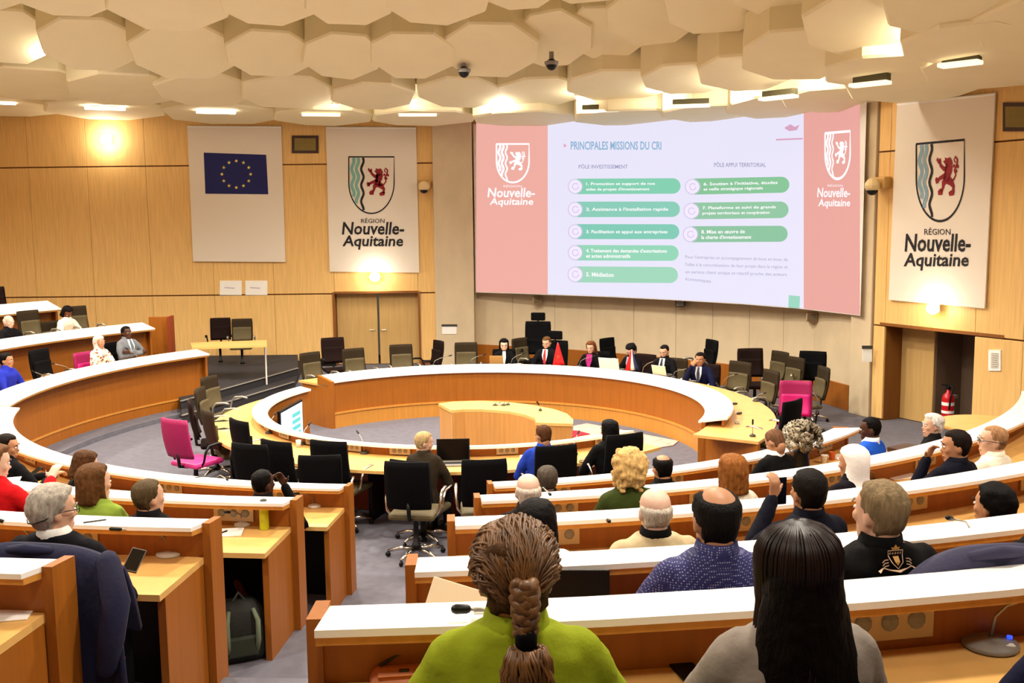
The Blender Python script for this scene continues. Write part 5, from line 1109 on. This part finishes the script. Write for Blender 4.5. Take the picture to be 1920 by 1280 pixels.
# counter laptop and microphones
q = at_z(850, 860, .696); lt, R_ = laptop('open laptop with black screen on the counter', 850, 866, .696, face_to(q, CC)+4, BLACKP, .38, .25, 100, GREYP)
o = MB(); o.add([R_ @ Vector(p)+Vector((0, -.006, .018)) for p in ((-.175, 0, .015), (.175, 0, .015), (.175, 0, .24), (-.175, 0, .24))], [(0, 1, 2, 3)]); o.build('display', mat('black glass', '#050506', .15), lt)
for i, (px, py, dx) in enumerate(((505, 812, .05), (567, 833, .06), (683, 850, -.08), (1075, 852, .06))):
    q = at_z(px, py, .696); mic('gooseneck microphone on the counter '+['at its left curve', 'left of the chair with the beige seat', 'right of the chair with the beige seat', 'between the two men in blue and black'][i], q, q+Vector((dx, .12, .22)))
for i, (px, py, nm, m_) in enumerate(((560, 838, 'left of the wide black chair', mat('clear tumbler', '#e8e4da', .15, alpha=.6)), (980, 868, 'left of the man in royal blue', mat('clear tumbler', '#e8e4da', .15, alpha=.6)))):
    q = at_z(px, py, .696); t = thing('glass', 'small drinking glass on the counter, '+nm, 'glass', (q.x, q.y, .696)); MB().lathe([(.028, 0), (.034, .09), (.031, .09), (.026, .006)], n=16).build('tumbler', m_, t, True); MB().lathe([(.027, .004), (.030, .05), (0, .051)], n=14).build('water', mat('water', '#dfe6ea', .1, alpha=.5), t)
# left block desk things
z3, z2, z1 = deskz(3), deskz(2), deskz(1)
def gm(px, py, tx, ty, z, label, rr, m_=None, r=.06, up=None):
    b = at_z(px, py, z); tp = at_cyl(tx, ty, rr, False); return mic(label, b, tp, True, r, m_)
gm(318, 1040, 225, 992, z3, 'silver gooseneck microphone reaching left on the desk of the man in glasses', RK[2]+.28, mat('pale plastic', '#d9d4c6', .4), .075)
gm(60, 1035, 5, 977, z3, 'gooseneck microphone left of the man in glasses', RK[2]+.25, mat('pale plastic', '#d9d4c6', .4), .07)
gm(455, 985, 430, 960, z2, 'gooseneck microphone beside the yellow bottle', RK[1]+.25, mat('pale plastic', '#d9d4c6', .4), .06)
gm(590, 950, 560, 925, z1, 'gooseneck microphone at the aisle end of the innermost left desk', RK[0]+.28, mat('pale plastic', '#d9d4c6', .4), .06)
gm(405, 918, 425, 898, z1, 'red headed microphone on the innermost left desk', RK[0]+.3, mat('red enamel', '#c2101c', .3), .05)
q = at_z(496, 992, z2); t = thing('bottle', 'yellow green drinking bottle on the second left desk', 'bottle', (q.x, q.y, z2))
yg = mat('lime plastic', '#c6d21c', .25); MB().lathe([(.030, 0), (.034, .008), (.034, .14), (.032, .15), (.034, .16), (.033, .175), (.022, .19)], n=20).build('flask', yg, t, True); MB().lathe([(.024, .19), (.024, .215), (.012, .222)], n=16).build('cap', DKG, t, True)
sheet('notebook', 'open white notebook with a pen on the second left desk', 'notebook', 424, 1000, z2, .23, .17, 8, PAPER, .012)
q = at_z(413, 1000, z2+.014); t = thing('pen', 'black pen lying on the white notebook', 'pen', (q.x, q.y, z2+.018), 1.0); MB().tube([(-.06, 0, 0), (.06, 0, 0)], .005, 6, True).build('barrel', BLACKP, t)
sheet('leaflet', 'dark red leaflet behind the white notebook', 'paper', 432, 975, z2, .2, .1, 4, mat('maroon paper', '#6a1b2a', .7), .004)
sheet('papers', 'white papers on the innermost left desk by the aisle', 'paper', 594, 938, z1, .22, .14, 5)
sheet('papers', 'white paper with blue print at the bottom left corner desk', 'paper', 12, 1152, deskz(4), .2, .16, 10)
sheet('papers', 'white papers on the left desk between the two brown haired women', 'paper', 90, 912, ZK[1]+.04, .3, .1, -14)
for i, (px, py, k, lb) in enumerate(((178, 983, 3, 'on the white ledge right of the man in glasses'), (378, 898, 1, 'on the innermost left white ledge'))):
    q = at_z(px, py-2, ZK[k-1]+.03); t = thing('pen', 'dark pen lying '+lb, 'pen', (q.x, q.y, ZK[k-1]+.042), .4); MB().tube([(-.055, 0, 0), (.055, 0, .002)], .005, 6, True).build('barrel', DKG, t)
def phone(label, c, R_, m_=None):
    t = thing('phone', label, 'phone', c); MB().bbox((0, 0, 0), (.072, .009, .148), .003, R_).build('case', m_ or BLACKP, t); o = MB(); o.add([R_ @ Vector(p) for p in ((-.032, -.0052, -.066), (.032, -.0052, -.066), (.032, -.0052, .066), (-.032, -.0052, .066))], [(0, 1, 2, 3)]); o.build('screen', mat('black glass', '#050506', .15), t); return t
phone('brown backed phone held over the desk by the man in glasses', at_cyl(252, 1050, RK[2]+.78), Matrix.Rotation(.5, 3, 'Z') @ Matrix.Rotation(-1.0, 3, 'X') @ Matrix.Rotation(.5, 3, 'Y'), mat('brown phone case', '#4a3420', .5))
phone('phone held upright by the man taking a picture', at_cyl(1463, 920, RK[2]+.60), Matrix.Rotation(.25, 3, 'Z'))
phone('dark phone held low by the man at the left edge', at_cyl(66, 884, RK[0]+.50), Matrix.Rotation(-.6, 3, 'Z') @ Matrix.Rotation(-1.1, 3, 'X'))
q = at_z(1290, 1262, deskz(5)); phone('black phone lying on the nearest desk between the two women', (q.x, q.y, deskz(5)+.006), Matrix.Rotation(.25, 3, 'Z') @ Matrix.Rotation(math.pi/2, 3, 'X'))
sheet('papers', 'white paper held by the person in red at the left edge', 'paper', 24, 900, 1.62, .10, .14, 20)
# jackets hung on chairs
def drape(label, root_loc, face, z, w, col, front=.30, back=.45, group=None, y0=-.33):
    t = thing('jacket', label, 'jacket', root_loc, math.radians(face-90), group); R_ = []; n = 22
    prof = [(.055, -front), (.05, -front*.5), (.04, -.03), (.02, .015), (-.02, .025), (-.05, -.02), (-.065, -back*.4), (-.08, -back)]
    for i in range(n+1):
        u = i/n*2-1; x = u*w/2; dr = -.10*abs(u)**3; f = .014*math.sin(u*11)+.008*math.sin(u*23+1); q = []
        for j, (y, zz) in enumerate(prof): k = abs(zz)/.45; q.append(Vector((x*(1+.12*k), y0+y*(1+.2*abs(u))+f*(1 if y < 0 else -1)*k*1.5, z+zz+dr*(1 if zz > -.1 else .6)+.03*math.sin(u*5+j)*k)))
        R_.append(q+[p+Vector((0, .018 if p.y < y0 else -.018, -.016)) for p in reversed(q)])
    MB().loft(R_).build('body', mat('jacket '+col, col, .85, bump=.3, bscale=40, var=.15, vscale=12), t, True)
    for s in (-1, 1):
        if back < .3: break
        MB().tube([(s*w*.44, y0-.02, z-.05), (s*w*.52, y0-.09, z-.2), (s*w*.5, y0-.12, z-.36), (s*w*.46, y0-.11, z-.48)], [.05, .06, .055, .045], 10, True).build('sleeve', mat('jacket '+col, col), t, True)
    MB().tube([(-.10, y0-.03, z-.005), (0, y0-.055, z+.012), (.10, y0-.03, z-.005)], [.018, .024, .018], 8, True).build('collar', mat('jacket '+col, col), t, True)
    return t
def person_chair(i): p = PEOPLE[i]; return p.location, math.degrees(p.rotation_euler.z)+90
def find(txt): return next(i for i, p in enumerate(PEOPLE) if txt in p['label'])
for txt, lb, zz, w, col, fr, bk, y0 in (('grey hair and glasses', 'blue jacket hung over the magenta chair of the man in glasses', 1.22, .80, '#0d0e34', .3, 1.05, -.30), ('gold crest', 'lilac grey jacket hung over the chair of the man in the crest jacket', 1.215, .62, '#2e2c48', .12, .22, -.26), ('dark hair in a white top' if 0 else 'white top, left', 'dark plum jacket hung over the chair of the woman in the white top', 1.10, .62, '#1d1626', .25, .4, -.34), ('raising a phone', 'dark blue jacket hung beside the man raising a phone', 1.08, .5, '#20275c', .25, .4, -.30)):
    loc, f = person_chair(find(txt)); a = math.radians(f); off = Vector((0, 0, 0))
    if 'beside' in lb: off = Vector((math.sin(a), -math.cos(a), 0))*.62
    if 'crest' in lb: off = Vector((math.sin(a), -math.cos(a), 0))*.22
    if 'glasses' in lb: off = Vector((math.sin(a), -math.cos(a), 0))*.14
    drape(lb, loc+off, f, zz, w, col, fr, bk, y0=y0)
    if 'beside' in lb: chair('navy', 'office chair carrying the dark blue jacket, right of the man raising a phone', loc+off, f, .06)
# backpack under the second left desk
q = at_z(452, 1225, .52); t = thing('backpack', 'dark backpack with grey green straps under the second left desk', 'backpack', (q.x, q.y, .502), .4)
m = MB(); m.loft([[Vector((x*a, y*b, z)) for x, y in ((-1, -1), (-.6, -1.15), (.6, -1.15), (1, -1), (1.1, 0), (1, 1), (.5, 1.1), (-.5, 1.1), (-1, 1), (-1.1, 0))] for z, a, b in ((0, .15, .09), (.05, .17, .11), (.22, .165, .11), (.34, .14, .085), (.40, .09, .05))]); m.build('bag_body', mat('black nylon', '#14160f', .7, bump=.3, bscale=60), t, True)
for s in (-1, 1): MB().tube([(s*.08, -.10, .36), (s*.10, -.16, .30), (s*.10, -.16, .16), (s*.09, -.12, .05)], [.014, .018, .018, .012], 6).build('strap', mat('grey green webbing', '#6f7a62', .7), t, True)
MB().bbox((0, -.125, .12), (.2, .05, .14), .015).build('pocket', mat('dark green nylon', '#2a3122', .7), t); MB().tube([(-.04, 0, .39), (0, 0, .45), (.04, 0, .39)], .01, 6).build('handle', DKG, t)
q = at_z(425, 1160, .52); t = thing('coat', 'rumpled blue and rust coat under the second left desk', 'coat', (q.x, q.y, .502), .2)
m = MB(); m.loft([[Vector((a*math.cos(i*math.pi/8)*(1+.2*math.sin(i*2.3+z*20)), b*math.sin(i*math.pi/8), z)) for i in range(16)] for z, a, b in ((0, .2, .16), (.1, .19, .15), (.25, .14, .11), (.38, .08, .06))]); m.build('cloth', mat('navy coat', '#1c2468', .8, var=.3, vscale=8), t, True)
m = MB(); m.tube([(.1, -.14, .34), (.17, -.17, .2), (.16, -.18, .02)], [.03, .04, .03], 8, True); m.build('lining', mat('rust lining', '#7d3a1a', .8), t, True)
# foreground right
z5, z4 = deskz(5), deskz(4)
q = at_z(1856, 1212, z5); t = mic('grey desk microphone with a broad round base at the bottom right', q, at_cyl(1926, 1122, RK[4]+.22), True, .085, GREYP)
MB().bbox((.03, -.04, .022), (.05, .02, .006), .002).build('talk_button', PAPER, t); MB().lathe([(.008, .026), (.009, .034), (0, .036)], (.06, .0, 0), 10).build('lit_button', mat('blue led', '#2a49ff', .4, emit=1.2), t)
gm(1829, 1058, 1784, 972, z4, 'slim gooseneck microphone with black head on the fourth right desk', RK[3]+.22, DKG, .06)
sheet('papers', 'white papers under the gooseneck microphone on the fourth right desk', 'paper', 1845, 1052, z4, .24, .13, 20)
zl = ZK[4]+.045; q = at_z(905, 1150, zl); t = thing('microphone', 'black headed microphone lying on the nearest white ledge beside the lime coat', 'microphone', (q.x, q.y, zl))
MB().tube([(-.075, .0, .014), (-.045, 0, .014)], [.014, .013], 10, True).build('mic_head', BLACKP, t, True); MB().tube([(-.045, 0, .014), (0, .0, .012), (.05, -.01, .01)], .006, 8).build('gooseneck', SIL, t, True); MB().bbox((.03, .02, .004), (.11, .06, .008), .002).build('base', PAPER, t)
def desk_px(px, k, dr):                                 # pixel row at which a point of the desk surface shows
    lo, hi = 0, 1279
    for _ in range(40):
        m_ = (lo+hi)/2; q = at_z(px, m_, deskz(k)) if m_ > 520 else Vector((0, 99, 0)); lo, hi = (m_, hi) if math.hypot(q.x-CX, q.y-CY) < RK[k-1]+dr else (lo, m_)
    return lo
# cream folder, black laptop and purple book on the fourth right desk
def stand(name, label, cat, px, py, z, w, h, face, tilt, m_, part='cover', th=.012, roll=0):
    q = at_z(px, py, z); t = thing(name, label, cat, (q.x, q.y, z+.002), math.radians(face-90)); R_ = Matrix.Rotation(math.radians(-tilt), 3, 'X') @ Matrix.Rotation(math.radians(roll), 3, 'Y')
    MB().bbox(R_ @ Vector((0, 0, h/2+abs(math.sin(math.radians(roll)))*w*.5)), (w, th, h), .003, R_).build(part, m_, t); return t, R_
t, R_ = stand('folder', 'large cream folder leaning on the fourth right desk at its aisle end', 'folder', 830, desk_px(830, 4, .44), z4, .22, .20, 92, 28, mat('cream card', '#f1dfbb', .7), 'cover', .012, 18)
MB().bbox(R_ @ Vector((.0, .010, .135)), (.215, .004, .18), .001, R_).build('pages', PAPER, t)
loc = at_z(1086, 1133, z4); laptop('black laptop with its lid up on the fourth right desk', 1086, desk_px(1086, 4, .30), z4, 88, BLACKP, .24, .20, 96)
sheet('book', 'purple covered book on the fourth right desk', 'book', 1215, desk_px(1215, 4, .22), z4, .17, .12, 6, mat('purple cover', '#5b2a8f', .5), .02)
# salmon bag on the nearest desk
q = at_z(765, 1282, z5); t = thing('handbag', 'salmon pink handbag with dark clasps on the nearest desk', 'bag', (q.x, q.y, z5+.001), .12)
sm = mat('salmon leather', '#e59a78', .5, bump=.1)
m = MB(); m.loft([[Vector((x*a, y*b, z)) for x, y in ((-1, -1), (0, -1.1), (1, -1), (1.05, 0), (1, 1), (0, 1.1), (-1, 1), (-1.05, 0))] for z, a, b in ((0, .10, .05), (.02, .105, .055), (.035, .10, .045), (.05, .085, .02))]); m.build('bag_body', sm, t, True)
MB().bbox((0, -.03, .052), (.17, .05, .006), .002).build('flap', sm, t); MB().bbox((-.01, -.035, .058), (.03, .012, .006), .002).build('clasp', DKG, t); MB().tube([(-.08, .02, .05), (-.03, .03, .075), (.04, .03, .075), (.08, .02, .05)], .005, 8).build('handle', DKG, t, True)
# ---- second/third row papers on the right
for lb, px, py, k, w, h, rz, m_ in (('white papers on the second right desk left of the man in navy', 1690, 893, 2, .28, .16, 20, PAPER), ('white papers on the innermost right desk beside the bouquet', 1580, 856, 1, .3, .2, 30, PAPER), ('white papers on the third right desk by the person in dark red', 1800, 928, 3, .2, .12, 25, PAPER), ('beige leaflet on the innermost right desk near the bald crowned man', 1300, 898, 1, .26, .14, 12, mat('beige leaflet', '#c9b596', .7)), ('brown document case on the right behind the man in bright blue', 1700, 846, 1, .36, .24, 35, mat('brown leather case', '#3a1a12', .5))):
    sheet('papers' if 'case' not in lb else 'document_case', lb, 'paper' if 'case' not in lb else 'case', px, py, deskz(k), w, h, rz, m_, .006 if 'case' not in lb else .05)
for i, (px, py, col, nm) in enumerate(((1560, 862, '#d86a22', 'orange'), (1588, 862, '#c2202a', 'red'), (1545, 868, '#e9dfcf', 'white'))):
    q = at_z(px, py, z1); t = thing('cup', nm+' paper cup on the innermost right desk by the bouquet', 'cup', (q.x, q.y, z1)); MB().lathe([(.026, 0), (.036, .085), (.038, .088), (.034, .085), (.024, .004)], n=16).build('wall', mat('cup '+col, col, .6), t, True); MB().lathe([(.033, .07), (0, .071)], n=14).build('drink', mat('coffee', '#3b2010', .2), t)
for i, (px, py, tx, ty, k, lb) in enumerate(((1640, 905, 1618, 886, 2, 'on the second right desk left of the papers'), (1890, 945, 1860, 915, 3, 'on the third right desk behind the person in dark red'), (1120, 1000, 1140, 975, 3, 'on the third right desk left of the man in beige'), (1010, 945, 1030, 925, 2, 'on the second right desk by the old bald man'))):
    gm(px, py, tx, ty, deskz(k), 'gooseneck microphone '+lb, RK[k-1]+.3, DKG, .05)
for px, py, tx, ty, lb in ((140, 692, 102, 682, 'before the broad black chair on the far left ring'), (88, 707, 65, 697, 'before the man in bright blue at the far left'), (262, 668, 240, 655, 'before the man in the grey suit')):
    b = at_cyl(px, py, RK[0]+.62, True); b.z = 1.12; mic('gooseneck microphone '+lb, (b.x, b.y, deskz(1)), at_cyl(tx, ty, RK[0]+.7, True))
# ---- bouquet
q = at_cyl(1503, 832, RK[0]+.42); t = thing('bouquet', 'bushy grey beige bouquet of frilly dried flowers on the innermost right desk', 'bouquet', (q.x, q.y, deskz(1)))
hgt = q.z-deskz(1); MB().lathe([(.05, 0), (.07, .01), (.085, .08), (.07, hgt*.7), (.09, hgt*.85), (.08, hgt*.84), (.0, hgt*.8)], n=18).build('dark_vase', BLACKP, t, True)
pet = [mat('petal %d' % i, c, .8, var=.12, vscale=12) for i, c in enumerate(('#b9ab93', '#a3957c', '#cfc3ae', '#8b7f66'))]; rb = random.Random(11)
for k in range(40):
    u = rb.uniform(0, 2*math.pi); v = math.acos(rb.uniform(-.25, 1)); d = Vector((math.sin(v)*math.cos(u), math.sin(v)*math.sin(u), math.cos(v)*.95)); c = Vector((0, 0, hgt+.05))+d*.165
    X = d.orthogonal().normalized(); Y = d.cross(X); mb = MB()
    for p in range(7):
        a = p*2*math.pi/7+rb.uniform(-.3, .3); e = X*math.cos(a)+Y*math.sin(a); s = e.cross(d); L = rb.uniform(.055, .085); rows = []
        for j in range(4):
            f = j/3; wv = .036*math.sin(math.pi*(.18+.7*f)); cc = c+e*L*f+d*(.035*f*(1-f)*2+.018*math.sin(f*5+p)); rows.append([cc-s*wv+d*.012*math.sin(p+f*6), cc+d*-.006, cc+s*wv+d*.012*math.cos(p+f*5), cc+d*-.009])
        mb.loft(rows)
    mb.ell(c, (.016, .016, .016), None, 8, 5); mb.build('flower', pet[k % 4], t, True)
    MB().tube([Vector((0, 0, hgt*.8)), c], .004, 5).build('stem', mat('dry stem', '#4b3d22', .8), t)
